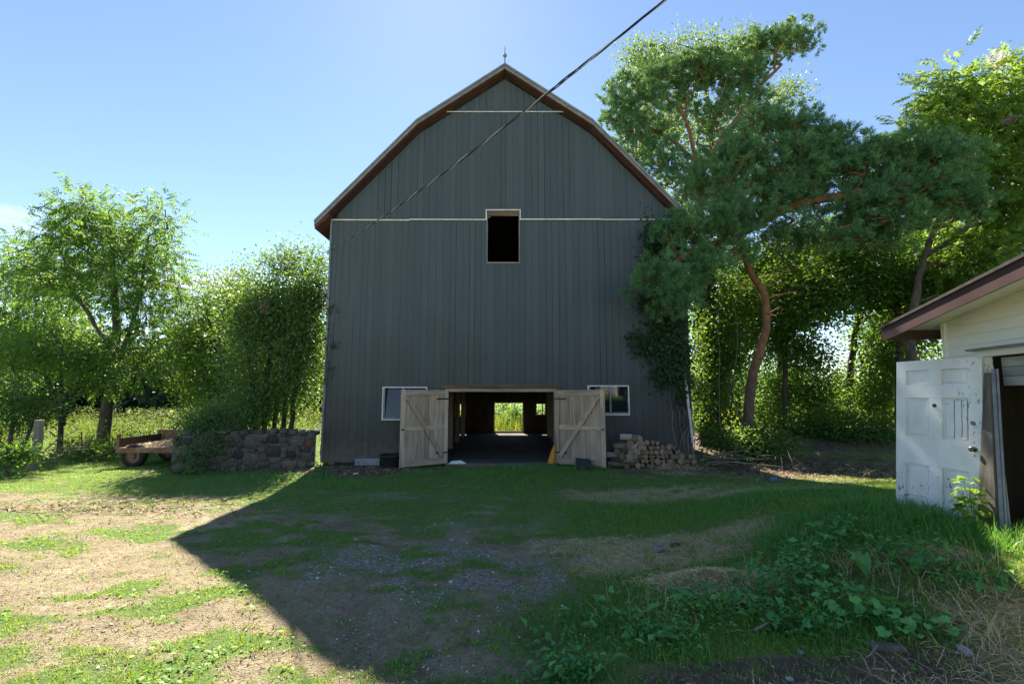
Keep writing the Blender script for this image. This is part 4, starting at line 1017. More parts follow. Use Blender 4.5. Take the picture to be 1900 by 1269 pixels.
def grow(trunks, blobs, seed, r_tip=0.012, zmin=1.0, arch=0.12, jit=0.10):
    """trunks: [(points, r0, r1)], blobs: crown volumes. returns branch tubes, clump centres, outward directions"""
    r = np.random.default_rng(seed)
    P = []; par = []; rad0 = []; can = []
    chains = []
    for pts, r0, r1 in trunks:
        pts = [np.array(p, float) for p in pts]; fine = []
        for a, b in zip(pts[:-1], pts[1:]):
            k = max(2, int(np.linalg.norm(b - a) / 0.35))
            for q in range(k): fine.append(a + (b - a) * q / k)
        fine.append(pts[-1]); ch = []
        # smooth the trunk a little
        fine = [fine[0]] + [(fine[i - 1] + fine[i] * 2 + fine[i + 1]) / 4 for i in range(1, len(fine) - 1)] + [fine[-1]]
        for i, p in enumerate(fine):
            par.append(len(P) - 1 if i else -1); ch.append(len(P)); P.append(p + (r.normal(0, 0.012, 3) if 0 < i else 0)); f = i / (len(fine) - 1); rad0.append(r0 + (r1 - r0) * f); can.append(p[2] > zmin)
        chains.append((ch, True))
    cl = []
    for c, rr, n in blobs:
        v = unit(r.normal(size=(n, 3))) * (r.random((n, 1)) ** (1 / 2.4)); cl.append(c + v * rr)
    cl = np.concatenate(cl)
    tr = np.array(P)
    dist = np.array([np.min(np.linalg.norm(tr - c, axis=1)) for c in cl])
    order = np.argsort(dist); cnt = [0.0] * len(P); outs = np.zeros_like(cl)
    for ci in order:
        c = cl[ci]; A = np.array(P); d = np.linalg.norm(A - c, axis=1) + 0.9 * np.maximum(0, A[:, 2] - c[2] + 0.1) + np.where(np.array(can), 0, 50)
        j = int(np.argmin(d)); a = A[j]; L = np.linalg.norm(c - a); k = max(2, min(6, int(L / 0.3)))
        ch = [j]
        for q in range(1, k + 1):
            f = q / k; p = a + (c - a) * f + np.array([0, 0, arch * L * math.sin(math.pi * f)])
            if q < k: p = p + r.normal(0, jit * L / k, 3)
            par.append(ch[-1]); P.append(p); can.append(True); rad0.append(0); cnt.append(0); ch.append(len(P) - 1)
        t = ch[-1]
        while t >= 0: cnt[t] += 1; t = par[t]
        chains.append((ch, False)); o = P[ch[-1]] - P[ch[-2]]; outs[ci] = o / max(np.linalg.norm(o), 1e-6)
    rad = [max(rad0[i], min(r_tip * max(cnt[i], 1) ** 0.46, 0.2)) for i in range(len(P))]
    mb = MB()
    for ch, tk in chains:
        rr = [rad[i] for i in ch]
        if not tk: rr[0] = min(rr[0], rr[1] * 1.25)
        mb.tube([P[i] for i in ch], rr, 10 if tk else 5, cap=False)
    return mb, cl, outs

def scatter_leaves(cl, outs, per, spread, seed, L, W, up=1.0, kind='simple', leaflets=11, droop=0.2, axis_down=0.25):
    r = np.random.default_rng(seed + 999)
    n = len(cl) * per
    c = np.repeat(cl, per, 0); o = np.repeat(outs, per, 0)
    off = r.normal(size=(n, 3)) * np.array([1, 1, 0.75]) * spread
    pos = c + off
    ax = unit(unit(off) * 0.9 + o * 0.5 + r.normal(size=(n, 3)) * 0.45 + np.array([0, 0, -axis_down]))
    nr = unit(r.normal(size=(n, 3)) * 0.75 + np.array([0, 0, up]))
    clr = np.repeat(r.random(len(cl)), per) * 0.45 + r.random(n) * 0.55
    if kind == 'simple':
        l = r.uniform(0.7, 1.25, n); V, f = leaf_quads(pos, ax, nr, L * l, W * l, r, droop); return V, f, clr
    Vs = []; rv = []
    sd = unit(np.cross(ax, nr)); upv = np.cross(sd, ax); sc_ = r.uniform(0.75, 1.2, n)[:, None]
    m = (leaflets - 1) // 2
    for k in range(m + 1):
        t = (0.25 + 0.75 * k / m); rach = pos + ax * (L * sc_ * t) - upv * (L * sc_) * (0.32 * t * t)
        env = 1.0 - 0.35 * abs(t - 0.55) / 0.45
        for s in ((-1, 1) if k < m else (0,)):
            if s == 0: la = unit(ax - upv * 0.6)
            else: la = unit(ax * 0.45 + sd * s * 0.9 - upv * (0.30 + 0.2 * t) + r.normal(size=(n, 3)) * 0.12)
            ln = unit(upv + r.normal(size=(n, 3)) * 0.35)
            V, _ = leaf_quads(rach, la, ln, (W * 3.0) * env * sc_[:, 0], W * env * sc_[:, 0], r, 0.22); Vs.append(V.reshape(n, 4, 3)); rv.append(np.clip(clr + r.normal(0, .08, n), 0, 1))
    V = np.concatenate(Vs, 0).reshape(-1, 3); f = np.arange(len(V)).reshape(-1, 4)
    return V, f, np.concatenate(rv)

def needles(cl, outs, per, spread, seed, n_need=22, L=0.10, w=0.0055, flat=0.68, shoot=0.12):
    r = np.random.default_rng(seed + 555); sub = 6; ns = max(1, per // sub); nt = len(cl) * ns
    c = np.repeat(cl, ns, 0); d = unit(r.normal(size=(nt, 3)) * np.array([1, 1, 0.8]) + np.array([0, 0, 0.30]))
    tuft = c + d * (spread * r.random((nt, 1)) ** 0.45) * np.array([1, 1, flat])
    per = ns * sub; n = nt * sub
    d = np.repeat(d, sub, 0); base = np.repeat(tuft, sub, 0) + r.normal(size=(n, 3)) * 0.045
    ax = unit(d * 0.9 + np.array([0, 0, 0.6]) + r.normal(size=(n, 3)) * 0.38)
    tcol = np.repeat(r.random(nt), sub)
    base = np.repeat(base, n_need, 0); axn = np.repeat(ax, n_need, 0); q = len(base)
    rv = unit(np.cross(axn, r.normal(size=(q, 3))))
    t = r.random((q, 1))
    b = base + axn * (shoot * t); nd = unit(axn * (0.55 + 0.5 * t) + rv * 0.8)
    l = L * r.uniform(0.75, 1.15, (q, 1)); s = unit(np.cross(nd, r.normal(size=(q, 3)))) * w
    V = np.stack([b - s, b + s, b + nd * l], 1).reshape(-1, 3); f = np.arange(q * 3).reshape(q, 3)
    col_ = np.clip(np.repeat(np.repeat(r.random(len(cl)), per) * 0.35 + tcol * 0.45, n_need) + r.random(q) * 0.2, 0, 1)
    return V, f, col_

def tree(name, label, trunks, blobs, seed, leaf, cat='tree', bark='bark', group=None, r_tip=0.010, zmin=1.0, arch=0.12, part='crown', wood='trunk', dead=0):
    mb, cl, outs = grow(trunks, blobs, seed, r_tip, zmin, arch)
    p0 = trunks[0][0][0]
    t = thing(name, (p0[0], p0[1], tz(p0[0], p0[1])), label, cat, group)
    if dead:
        r = np.random.default_rng(seed + 3); tp = [np.array(p) for p in trunks[0][0]]
        for _ in range(dead):
            k = r.integers(1, len(tp) - 1); a = tp[k] + (tp[k + 1] - tp[k]) * r.random(); an = r.uniform(0, 2 * math.pi); L = r.uniform(0.5, 1.7)
            dv = np.array([math.cos(an), math.sin(an), r.uniform(-.15, .35)]); m = a + dv * L * .5 + r.normal(0, .06, 3); e = a + dv * L + np.array([0, 0, -0.12 * L])
            mb.tube([a, m, e], [0.022, 0.014, 0.005], 4, cap=False)
            for _ in range(3): q = m + (e - m) * r.random(); mb.tube([q, q + r.normal(0, .2, 3)], [0.007, 0.003], 3, cap=False)
    mb.build(wood, M[bark], t, smooth=True)
    V, f, rv = leaf(cl, outs, seed)
    me = np_mesh(part, V, [f], rv); link(part, me, M[leaf.mat], t)
    return t
class Leaf:
    def __init__(s, mat, per, spread, **k): s.mat, s.per, s.spread, s.k = mat, per, spread, k
    def __call__(s, cl, outs, seed): return scatter_leaves(cl, outs, s.per, s.spread, seed, **s.k)
class Needle(Leaf):
    def __call__(s, cl, outs, seed): return needles(cl, outs, s.per, s.spread, seed, **s.k)

def tp(pts, Y, root=True):
    """trunk through photo pixels at distance Y, rooted in the ground"""
    o = [at(px, py, (Y if not isinstance(Y, (list, tuple)) else Y[i])) for i, (px, py) in enumerate(pts)]
    if root:
        b = o[0].copy(); b.z = tz(b.x, b.y) - 0.15; o = [b] + [p for p in o[1:] if p.z > b.z + 0.3]
    return [tuple(p) for p in o]

# left: the tall ash in the sun
tree('ash_tree', 'tall feathery ash with sunlit yellow-green leaves left of the barn', [(tp([(190, 818), (200, 750), (212, 690), (216, 600), (210, 500), (205, 410)], 19), 0.24, 0.05),
      (tp([(213, 680), (240, 620), (262, 540), (275, 440)], 19, False), 0.10, 0.03), (tp([(213, 670), (170, 590), (120, 520)], 19, False), 0.09, 0.03)],
     [pb(200, 480, 100, 90, 19, 95), pb(120, 530, 85, 80, 19.5, 56), pb(275, 540, 62, 95, 18.7, 60), pb(175, 400, 55, 42, 19, 32), pb(288, 420, 34, 52, 18.7, 22), pb(70, 470, 50, 34, 19.5, 12), pb(250, 660, 85, 50, 18.5, 34), pb(130, 420, 40, 30, 19, 12)],
     11, Leaf('leaf_ash', 9, 0.40, L=0.55, W=0.060, kind='compound', leaflets=13), zmin=3.2)
tree('ash_tree', 'bluish shaded tree behind the tall ash at the left border', [(tp([(30, 800), (35, 700), (30, 600), (40, 500)], 25), 0.22, 0.05)],
     [pb(45, 540, 95, 85, 25, 90), pb(20, 650, 100, 70, 25, 60), pb(130, 620, 90, 60, 26, 50)], 12, Leaf('leaf_bush', 100, 0.55, L=0.15, W=0.085), zmin=3)
tree('small_tree', 'low tree with forked dark stems below the tall ash', [(tp([(115, 815), (112, 760), (85, 700), (60, 640)], 16.4), 0.09, 0.03), (tp([(113, 770), (112, 700), (115, 640)], 16.4, False), 0.07, 0.025), (tp([(116, 780), (140, 720), (165, 660)], 16.4, False), 0.06, 0.02), (tp([(118, 790), (128, 730), (140, 680)], 16.5, False), 0.05, 0.02)],
     [pb(100, 665, 95, 45, 16.4, 60), pb(45, 640, 50, 45, 16.4, 22), pb(170, 690, 55, 40, 16.2, 24)], 13, Leaf('leaf_wood', 80, 0.26, L=0.11, W=0.055), zmin=1.2, bark='dark_bark')
# left border shrub with yellow-green leaves
tree('shrub', 'yellow-green shrub behind the thick fence post', [(tp([(20, 840), (25, 780), (20, 730)], 14.2), 0.05, 0.02), (tp([(40, 840), (60, 780), (70, 740)], 14.2), 0.04, 0.02)],
     [pb(25, 745, 60, 38, 14.2, 34), pb(75, 760, 38, 30, 14.2, 16), pb(10, 790, 60, 30, 14.0, 18)], 14, Leaf('leaf_ash', 34, 0.19, L=0.13, W=0.055), cat='shrub', zmin=0.3, part='foliage', wood='stem')
tree('shrub', 'dark broad-leaved shrub at the foot of the fence posts', [(tp([(15, 880), (20, 850), (15, 820)], 12.0), 0.03, 0.012)],
     [pb(10, 845, 40, 25, 12.0, 16), pb(40, 850, 26, 20, 12.2, 9)], 15, Leaf('leaf_wood', 30, 0.13, L=0.11, W=0.06), cat='shrub', zmin=0.0, part='foliage', wood='stem')
tree('shrub', 'low shrub between the forked stems and the wagon', [(tp([(150, 850), (150, 825), (152, 800)], 14.9), 0.03, 0.012)],
     [pb(150, 832, 50, 18, 14.9, 26), pb(190, 845, 30, 12, 14.6, 10)], 16, Leaf('leaf_wood', 34, 0.14, L=0.10, W=0.05), cat='shrub', zmin=0.0, part='foliage', wood='stem')
# the thicket behind the stone wall
stems = [[(478, 850), (474, 760), (462, 660), (440, 580)], [(490, 850), (492, 760), (500, 660), (510, 560)], [(505, 850), (510, 770), (530, 660), (545, 560)], [(525, 850), (528, 770), (538, 660), (560, 540)], [(541, 850), (543, 750), (556, 650), (575, 570)], [(455, 850), (440, 760), (410, 680), (385, 620)], [(390, 850), (392, 760), (380, 680), (365, 620)]]
tree('bush', 'dense multi-stemmed bush with small dark leaves behind the stone wall', [(tp(s_, [15.7, 15.85, 16.0, 15.6, 15.5, [15.9, 16.8, 19.0, 20.5], 21.8][i]), 0.085, 0.03) for i, s_ in enumerate(stems)],
     [pb(505, 610, 82, 75, 16.0, 115, 1.0), pb(560, 600, 36, 85, 15.4, 56, 0.7), pb(405, 650, 70, 85, 22.0, 110, 1.4), pb(505, 556, 70, 40, 16.0, 40, 1.0), pb(500, 715, 60, 50, 16.0, 46, 0.8), pb(440, 700, 70, 60, 21.0, 60, 1.0), pb(455, 650, 42, 85, 17.8, 50, 0.8), pb(445, 605, 65, 65, 20.5, 70, 1.2), pb(395, 755, 60, 45, 21.5, 40, 1.0), pb(362, 630, 42, 70, 22.4, 50, 1.0), pb(582, 540, 18, 40, 15.2, 14, 0.4), pb(568, 705, 28, 60, 15.6, 22, 0.6), pb(430, 560, 55, 32, 21.2, 34, 0.9), pb(500, 740, 80, 45, 17.2, 40, 0.8), pb(440, 775, 50, 26, 15.0, 18, 0.5)] + [pb(qx, qy, 13, 32, (15.9 if qx > 470 else 21.5) + 0.2 * (qx % 3), 5, 0.3) for qx, qy in ((372, 540), (398, 520), (432, 525), (462, 512), (498, 500), (530, 492), (548, 486), (575, 498), (596, 500), (350, 575))] + [pb(335, 670, 24, 60, 22.0, 18, 0.8)],
     17, Leaf('leaf_bush', 130, 0.36, L=0.10, W=0.062, up=0.6), cat='bush', bark='dark_bark', zmin=1.3)
tree('shrub', 'leafy shrub spilling over the left end of the stone wall', [(tp([(372, 860), (375, 800), (390, 760)], 13.4), 0.04, 0.015), (tp([(395, 860), (400, 800), (420, 760)], 13.5), 0.04, 0.015)],
     [pb(378, 790, 34, 40, 12.9, 34), pb(412, 775, 40, 28, 13.4, 26), pb(362, 845, 14, 26, 12.25, 10), pb(395, 822, 20, 20, 12.6, 10)], 18, Leaf('leaf_bush', 60, 0.17, L=0.075, W=0.045, up=0.6), cat='shrub', bark='dark_bark', zmin=0.3, part='foliage', wood='stem')

# right: the leaning pine in front of the barn corner
PY = [14.8, 14.7, 14.6, 14.4, 14.3, 14.1, 13.9, 13.6, 13.4, 13.3]
tree('pine_tree', 'leaning Scots pine with bent orange trunk and broad dark crown right of the barn', [(tp([(1383, 830), (1390, 745), (1398, 690), (1422, 610), (1420, 545), (1396, 512), (1378, 475), (1372, 425), (1388, 370), (1430, 320)], PY), 0.175, 0.06),
      (tp([(1374, 430), (1470, 380), (1580, 360), (1700, 340)], [13.6, 13.0, 12.4, 12.0], False), 0.08, 0.03), (tp([(1376, 450), (1320, 450), (1260, 480)], [13.7, 13.1, 12.6], False), 0.07, 0.03), (tp([(1420, 555), (1450, 545), (1480, 540)], [14.3, 14.2, 14.1], False), 0.045, 0.015)],
     [pb(1400, 300, 95, 55, 13.4, 46), pb(1440, 235, 85, 42, 13.5, 40), pb(1515, 265, 55, 60, 13.4, 26), pb(1520, 350, 75, 55, 13.0, 34), pb(1610, 330, 75, 60, 12.6, 36), pb(1720, 340, 85, 62, 12.1, 50), pb(1680, 285, 80, 38, 12.2, 30), pb(1590, 395, 90, 35, 12.7, 28),
      pb(1420, 380, 95, 45, 13.2, 34), pb(1330, 400, 70, 45, 13.0, 30), pb(1275, 435, 60, 42, 12.7, 28), pb(1225, 520, 52, 42, 12.4, 26), pb(1290, 500, 55, 55, 12.7, 26), pb(1660, 430, 80, 32, 12.4, 22), pb(1790, 390, 42, 45, 11.9, 14), pb(1360, 330, 60, 60, 13.4, 24), pb(1255, 570, 36, 30, 12.5, 12), pb(1480, 310, 90, 50, 13.2, 34), pb(1640, 380, 110, 40, 12.5, 34), pb(1350, 460, 60, 40, 13.2, 20), pb(1760, 290, 50, 30, 12.1, 12), pb(1470, 430, 70, 26, 13.0, 16), pb(1560, 300, 60, 50, 12.9, 22), pb(1450, 350, 80, 50, 13.3, 22), pb(1300, 350, 50, 40, 13.6, 16), pb(1550, 440, 80, 24, 12.8, 14)],
     21, Needle('needle', 42, 0.38, n_need=15, L=0.115, w=0.0078), bark='pine_bark', zmin=5.0, r_tip=0.009, arch=-0.03, dead=14)
tree('pine_tree', 'tall pine with layered flat crown rising above the barn roof edge', [(tp([(1312, 840), (1314, 740), (1312, 640), (1308, 540), (1300, 430), (1296, 350), (1300, 300)], 17.6), 0.27, 0.12),
      (tp([(1298, 330), (1330, 270), (1372, 215), (1400, 170), (1450, 120)], 17.6, False), 0.11, 0.03), (tp([(1298, 320), (1275, 230), (1262, 200), (1235, 180)], 17.5, False), 0.09, 0.03), (tp([(1299, 310), (1250, 260), (1190, 230)], 17.4, False), 0.07, 0.03)],
     [pb(1165, 190, 60, 38, 17.5, 40), pb(1245, 150, 85, 38, 17.5, 56), pb(1335, 140, 85, 42, 17.6, 56), pb(1415, 95, 65, 40, 17.8, 42), pb(1488, 72, 34, 36, 18, 20), pb(1195, 265, 60, 38, 17.3, 34), pb(1240, 325, 70, 36, 17.3, 34), pb(1380, 175, 50, 35, 17.6, 18), pb(1150, 225, 40, 25, 17.4, 14), pb(1335, 350, 50, 36, 17.4, 18), pb(1310, 215, 70, 34, 17.6, 20), pb(1215, 225, 50, 34, 17.4, 16)],
     22, Needle('needle', 36, 0.44, n_need=14, L=0.14, w=0.0098), bark='pine_bark', zmin=7.5, r_tip=0.010, arch=-0.02, dead=12)
tree('poplar_tree', 'loose small-leaved tree behind the layered pine crown', [(tp([(1345, 820), (1345, 600), (1335, 420), (1320, 260), (1310, 160)], 22), 0.24, 0.05)],
     [pb(1200, 120, 60, 55, 22, 60), pb(1290, 105, 70, 45, 22, 60), pb(1390, 95, 45, 45, 22, 30), pb(1250, 230, 105, 75, 22, 110), pb(1375, 260, 90, 75, 22, 90), pb(1300, 370, 105, 75, 22, 90), pb(1130, 280, 30, 50, 22, 14), pb(1450, 190, 50, 50, 22, 30), pb(1330, 500, 90, 70, 22, 50)],
     23, Leaf('leaf_poplar', 52, 0.33, L=0.12, W=0.09, up=0.4), zmin=5)
tree('walnut_tree', 'walnut with long drooping sunlit compound leaves behind the shed', [(tp([(1690, 760), (1688, 600), (1712, 480), (1760, 370), (1788, 250), (1768, 140)], 14.6), 0.17, 0.03), (tp([(1712, 480), (1800, 420), (1860, 330)], 14.6, False), 0.07, 0.03), (tp([(1760, 370), (1850, 260), (1880, 160)], 14.6, False), 0.06, 0.02)],
     [pb(1765, 190, 42, 85, 14.6, 34), pb(1850, 230, 55, 95, 14.6, 50), pb(1790, 320, 80, 70, 14.5, 52), pb(1880, 380, 50, 80, 14.4, 44), pb(1705, 260, 36, 45, 14.4, 18), pb(1830, 480, 75, 45, 14.2, 36), pb(1885, 140, 22, 50, 14.6, 12), pb(1950, 300, 60, 160, 14.4, 50), pb(1840, 560, 70, 25, 14.4, 16)],
     24, Leaf('leaf_walnut', 12, 0.32, L=0.52, W=0.06, kind='compound', leaflets=15), zmin=3.5)
tree('maple_tree', 'dark leafy tree with forked trunk between the pine and the shed', [(tp([(1668, 780), (1668, 620), (1662, 520), (1650, 430)], 16.2), 0.16, 0.06), (tp([(1668, 610), (1700, 540), (1720, 480)], 16.2, False), 0.08, 0.03)],
     [pb(1640, 530, 85, 45, 16.2, 60), pb(1730, 520, 80, 40, 16, 46), pb(1560, 510, 60, 50, 16, 34), pb(1500, 560, 50, 55, 15.8, 30), pb(1800, 480, 60, 45, 16, 26), pb(1590, 460, 70, 30, 16, 24), pb(1700, 610, 40, 30, 16, 10)],
     25, Leaf('leaf_wood', 100, 0.36, L=0.13, W=0.09), zmin=3, bark='dark_bark')
tree('maple_tree', 'leafy tree filling the gap behind the bent pine trunk', [(tp([(1450, 800), (1448, 640), (1455, 520), (1470, 430)], 19.5), 0.17, 0.06)],
     [pb(1440, 500, 85, 55, 19.5, 70), pb(1520, 450, 80, 45, 19.5, 50), pb(1390, 600, 55, 60, 19.0, 44), pb(1500, 570, 45, 30, 19.3, 20), pb(1330, 560, 45, 60, 19.2, 34)], 27, Leaf('leaf_wood', 90, 0.42, L=0.15, W=0.10), zmin=3, bark='dark_bark')
tree('maple_tree', 'broad leafy tree behind the shed roof edge', [(tp([(1770, 800), (1770, 640), (1765, 540), (1770, 450)], 19), 0.18, 0.06)],
     [pb(1740, 560, 90, 55, 19, 70), pb(1840, 540, 90, 60, 19, 64), pb(1690, 470, 80, 45, 19, 40), pb(1790, 440, 90, 50, 19, 44), pb(1650, 620, 50, 60, 19, 36)], 28, Leaf('leaf_wood', 90, 0.42, L=0.15, W=0.10), zmin=3, bark='dark_bark')
tree('pine_tree', 'thin pine with bare dead side branches far back in the thicket', [(tp([(1578, 800), (1574, 720), (1584, 640), (1596, 560), (1606, 490), (1610, 420)], 19.5), 0.15, 0.08)],
     [pb(1565, 600, 55, 16, 19.4, 14), pb(1640, 575, 60, 20, 19.5, 16), pb(1600, 470, 70, 40, 19.6, 24), pb(1540, 560, 40, 16, 19.4, 8)],
     26, Needle('needle', 12, 0.30, n_need=16, L=0.10, w=0.005), bark='dark_bark', zmin=3, dead=34)
# undergrowth between barn and shed, each bush its own
under_specs = [('vine-hung saplings beside the barn corner under the pines', [(1330, 830), (1335, 740), (1345, 640)], [(1345, 640, 42, 85, 16.6, 50), (1300, 720, 20, 60, 16.5, 16), (1385, 560, 40, 50, 16.5, 22), (1350, 760, 50, 35, 16.8, 16)], 31, 16.6),
               ('leafy sapling behind the bent pine trunk', [(1455, 820), (1455, 720), (1460, 630)], [(1455, 620, 50, 70, 16.8, 46), (1470, 530, 55, 45, 16.8, 28), (1500, 660, 36, 40, 16.8, 18)], 32, 16.8),
               ('sunlit bush in the gap left of the thin pine', [(1500, 820), (1500, 760), (1495, 720)], [(1490, 715, 60, 38, 18.5, 44), (1530, 760, 40, 30, 18.3, 18), (1440, 750, 50, 40, 18.4, 26)], 33, 18.5),
               ('bush with yellowing leaves right of the thin pine', [(1640, 820), (1640, 760), (1640, 700)], [(1640, 690, 42, 55, 17.5, 40), (1655, 620, 30, 40, 17.5, 18), (1610, 740, 36, 36, 17.3, 20)], 34, 17.5),
               ('low dark brush in front of the thin pine', [(1560, 840), (1560, 800), (1560, 780)], [(1550, 790, 75, 25, 15.6, 30), (1470, 800, 60, 22, 15.8, 20), (1640, 800, 40, 25, 15.4, 14)], 35, 15.6),
               ('low leafy brush at the foot of the bent pine', [(1420, 850), (1420, 825), (1425, 805)], [(1415, 825, 50, 18, 14.2, 18), (1350, 820, 40, 16, 14.4, 10)], 36, 14.2)]
for lab, tr_, bl, sd, Y in under_specs:
    tree('bush', lab, [(tp(tr_, Y), 0.05, 0.02)], [pb(*b) for b in bl], sd, Leaf('leaf_wood' if sd != 33 else 'leaf_ash', 110, 0.27, L=0.11, W=0.068), cat='bush', bark='dark_bark', zmin=0.6, part='foliage', wood='stem')
# hedge farther back closing the view between the trunks
for k, (px, py, rx, ry, Y) in enumerate([(1310, 720, 60, 80, 25), (1420, 710, 70, 85, 26), (1520, 760, 60, 45, 27), (1635, 725, 60, 75, 26), (1740, 700, 70, 90, 26), (1850, 690, 80, 90, 26)]):
    tree('bush', ['sunlit far bush glimpsed just right of the barn corner', 'sunlit far bush glimpsed behind the bent pine', 'low far bush under the bright sky gap', 'far bush glimpsed left of the shed eave', 'far bush hidden behind the shed eave', 'far bush behind the shed roof'][k],
         [(tp([(px, py + 60), (px, py + 20), (px, py)], Y), 0.06, 0.02)], [pb(px, py, rx, ry, Y, 46)], 40 + k, Leaf('leaf_ash' if k < 3 else 'leaf_wood', 80, 0.55, L=0.20, W=0.12), cat='bush', bark='dark_bark', zmin=0.3, part='foliage', wood='stem')

# climbing vine on the barn's right edge
def vine():
    r = np.random.default_rng(77); t = thing('climbing_vine', (4.9, YF - 0.1, 0.1), 'dark climbing vine covering the right edge of the barn', 'vine')
    mb = MB()
    for k in range(7):
        x = r.uniform(4.6, 5.25); z = 0.1; pts = []
        while z < r.uniform(4.5, 6.8): pts.append((x, YF - 0.04 - r.random() * 0.10, z)); x += r.normal(0, 0.10); x = min(max(x, 3.5), 5.35); z += 0.35
        if len(pts) > 2: mb.tube(pts, [0.011 * (1 - 0.7 * i / len(pts)) for i in range(len(pts))], 4)
    mb.build('stem', M['stick'], t)
    P = []
    for (px, py, rx, ry, n) in [(1212, 480, 24, 70, 800), (1240, 610, 34, 70, 1500), (1200, 640, 30, 24, 380), (1250, 500, 24, 90, 1000), (1228, 690, 22, 26, 360), (1262, 690, 18, 60, 700), (1190, 560, 14, 18, 120), (1175, 625, 12, 12, 60)]:
        c = at(px, py, YF); k = YF / F
        a = r.normal(size=(n, 2)) * 0.55; P.append(np.stack([c.x + a[:, 0] * rx * k, YF - 0.03 - np.abs(r.normal(0, 0.14, n)), c.z + a[:, 1] * ry * k], 1))
    P = np.concatenate(P); n = len(P)
    P[:, 0] = np.minimum(P[:, 0], 5.5)
    ax = unit(r.normal(size=(n, 3)) * 0.5 + np.array([0, -0.3, -0.8])); nr = unit(r.normal(size=(n, 3)) * 0.5 + np.array([0, -1, 0.5]))
    l = r.uniform(0.6, 1.2, n); V, f = leaf_quads(P, ax, nr, 0.11 * l, 0.085 * l, r)
    link('foliage', np_mesh('foliage', V, [f], r.random(n)), M['leaf_vine'], t)
    t2 = thing('climbing_vine', (-5.4, YF - 0.1, 0.1), 'small sprays of vine on the left edge of the barn', 'vine'); P = []
    for (px, py, rx, ry, n) in [(615, 575, 8, 8, 12), (622, 640, 10, 8, 16), (608, 690, 8, 26, 30), (606, 620, 5, 40, 24)]:
        c = at(px, py, YF); k = YF / F; a = r.normal(size=(n, 2)) * 0.6; P.append(np.stack([c.x + a[:, 0] * rx * k, YF - 0.03 - np.abs(r.normal(0, 0.07, n)), c.z + a[:, 1] * ry * k], 1))
    P = np.concatenate(P); n = len(P); ax = unit(r.normal(size=(n, 3)) * 0.6 + np.array([0, -0.3, -0.6])); nr = unit(r.normal(size=(n, 3)) * 0.5 + np.array([0, -1, 0.5]))
    V, f = leaf_quads(P, ax, nr, 0.09, 0.06, r); link('foliage', np_mesh('foliage', V, [f], r.random(n)), M['leaf_vine'], t2)
    MB().tube([(-5.5, YF - 0.03, 0.3), (-5.42, YF - 0.05, 2), (-5.36, YF - 0.05, 3.6), (-5.2, YF - 0.06, 4.8)], [0.015, 0.012, 0.01, 0.005], 4).build('stem', M['stick'], t2)
vine()

# ivy on the tall pine's trunk and trailing stems
def trunk_ivy():
    r = np.random.default_rng(78); n = 5200
    z = r.uniform(0.6, 7.5, n); a = r.uniform(0, 2 * np.pi, n); b = at(1312, 700, 17.6)
    rad = 0.30 + np.abs(r.normal(0, 0.20, n)) * (0.6 + 0.5 * np.sin(z * 1.9) ** 2)
    P = np.stack([b.x + np.cos(a) * rad, 17.6 + np.sin(a) * rad, z], 1)
    ax = unit(r.normal(size=(n, 3)) * 0.5 + np.array([0, 0, -0.8])); nr = unit(np.stack([np.cos(a), np.sin(a), np.full(n, .5)], 1) + r.normal(size=(n, 3)) * 0.4)
    V, f = leaf_quads(P, ax, nr, 0.11, 0.085, r)
    t = thing('climbing_vine', (b.x, 17.3, 0.6), 'leafy vine wrapped round the tall pine trunk', 'vine')
    link('foliage', np_mesh('foliage', V, [f], r.random(n)), M['leaf_vine'], t)
    mb = MB()
    for k in range(9):
        x0 = b.x + r.uniform(-0.9, 1.3); y0 = 16.4 + r.uniform(-1, 1); zt = r.uniform(3.5, 6.5); pts = [(x0 + r.normal(0, .15), y0, zt * f_ + 0.3) for f_ in np.linspace(0, 1, 7)]
        mb.tube(pts, [0.02, 0.018, 0.016, 0.014, 0.012, 0.01, 0.008], 4)
    mb.build('stem', M['stick'], t)
trunk_ivy()

# what shows through the barn: bushes and yellow weeds behind it
tree('bush', 'sunlit bush seen through the barn\'s back opening', [(tp([(955, 810), (955, 780), (958, 765)], 27.5), 0.05, 0.02)], [pb(958, 770, 20, 18, 27.5, 26), pb(930, 755, 20, 14, 30, 16), pb(852, 762, 16, 14, 28, 12), pb(1003, 762, 16, 14, 28, 12)], 60, Leaf('leaf_ash', 40, 0.3, L=0.14, W=0.07), cat='bush', zmin=0.2, part='foliage', wood='stem')

# far wood on the left, one dark mass
def far_wood():
    r = np.random.default_rng(90); cs = []
    for k in range(150):
        x = r.uniform(-80, -9); y = r.uniform(34, 48) + 0.06 * abs(x); h = r.uniform(5.6, 8.4) * (0.75 + 0.5 * fbm(np.array([x * 0.06]), np.array([2.0]), 2)[0]); cs.append((x, y, h))
    for k in range(70):
        x = r.uniform(14, 130); y = r.uniform(60, 80); cs.append((x, y, r.uniform(3.5, 6)))
    Ps = []
    for x, y, h in cs:
        n = 200; v = unit(r.normal(size=(n, 3))) * (r.random((n, 1)) ** 0.35); Ps.append(np.array([x, y, h * 0.5]) + v * np.array([h * 0.55, h * 0.5, h * 0.52]))
    P = np.concatenate(Ps); n = len(P); ax = unit(r.normal(size=(n, 3))); nr = unit(r.normal(size=(n, 3)) + np.array([0, -0.3, 0.8]))
    V, f = leaf_quads(P, ax, nr, 0.75, 0.55, r)
    o = link('far_wood', np_mesh('far_wood', V, [f], r.random(n)), M['leaf_far']); tag(o, 'dark distant wood beyond the meadow', 'wood', kind='stuff')
far_wood()

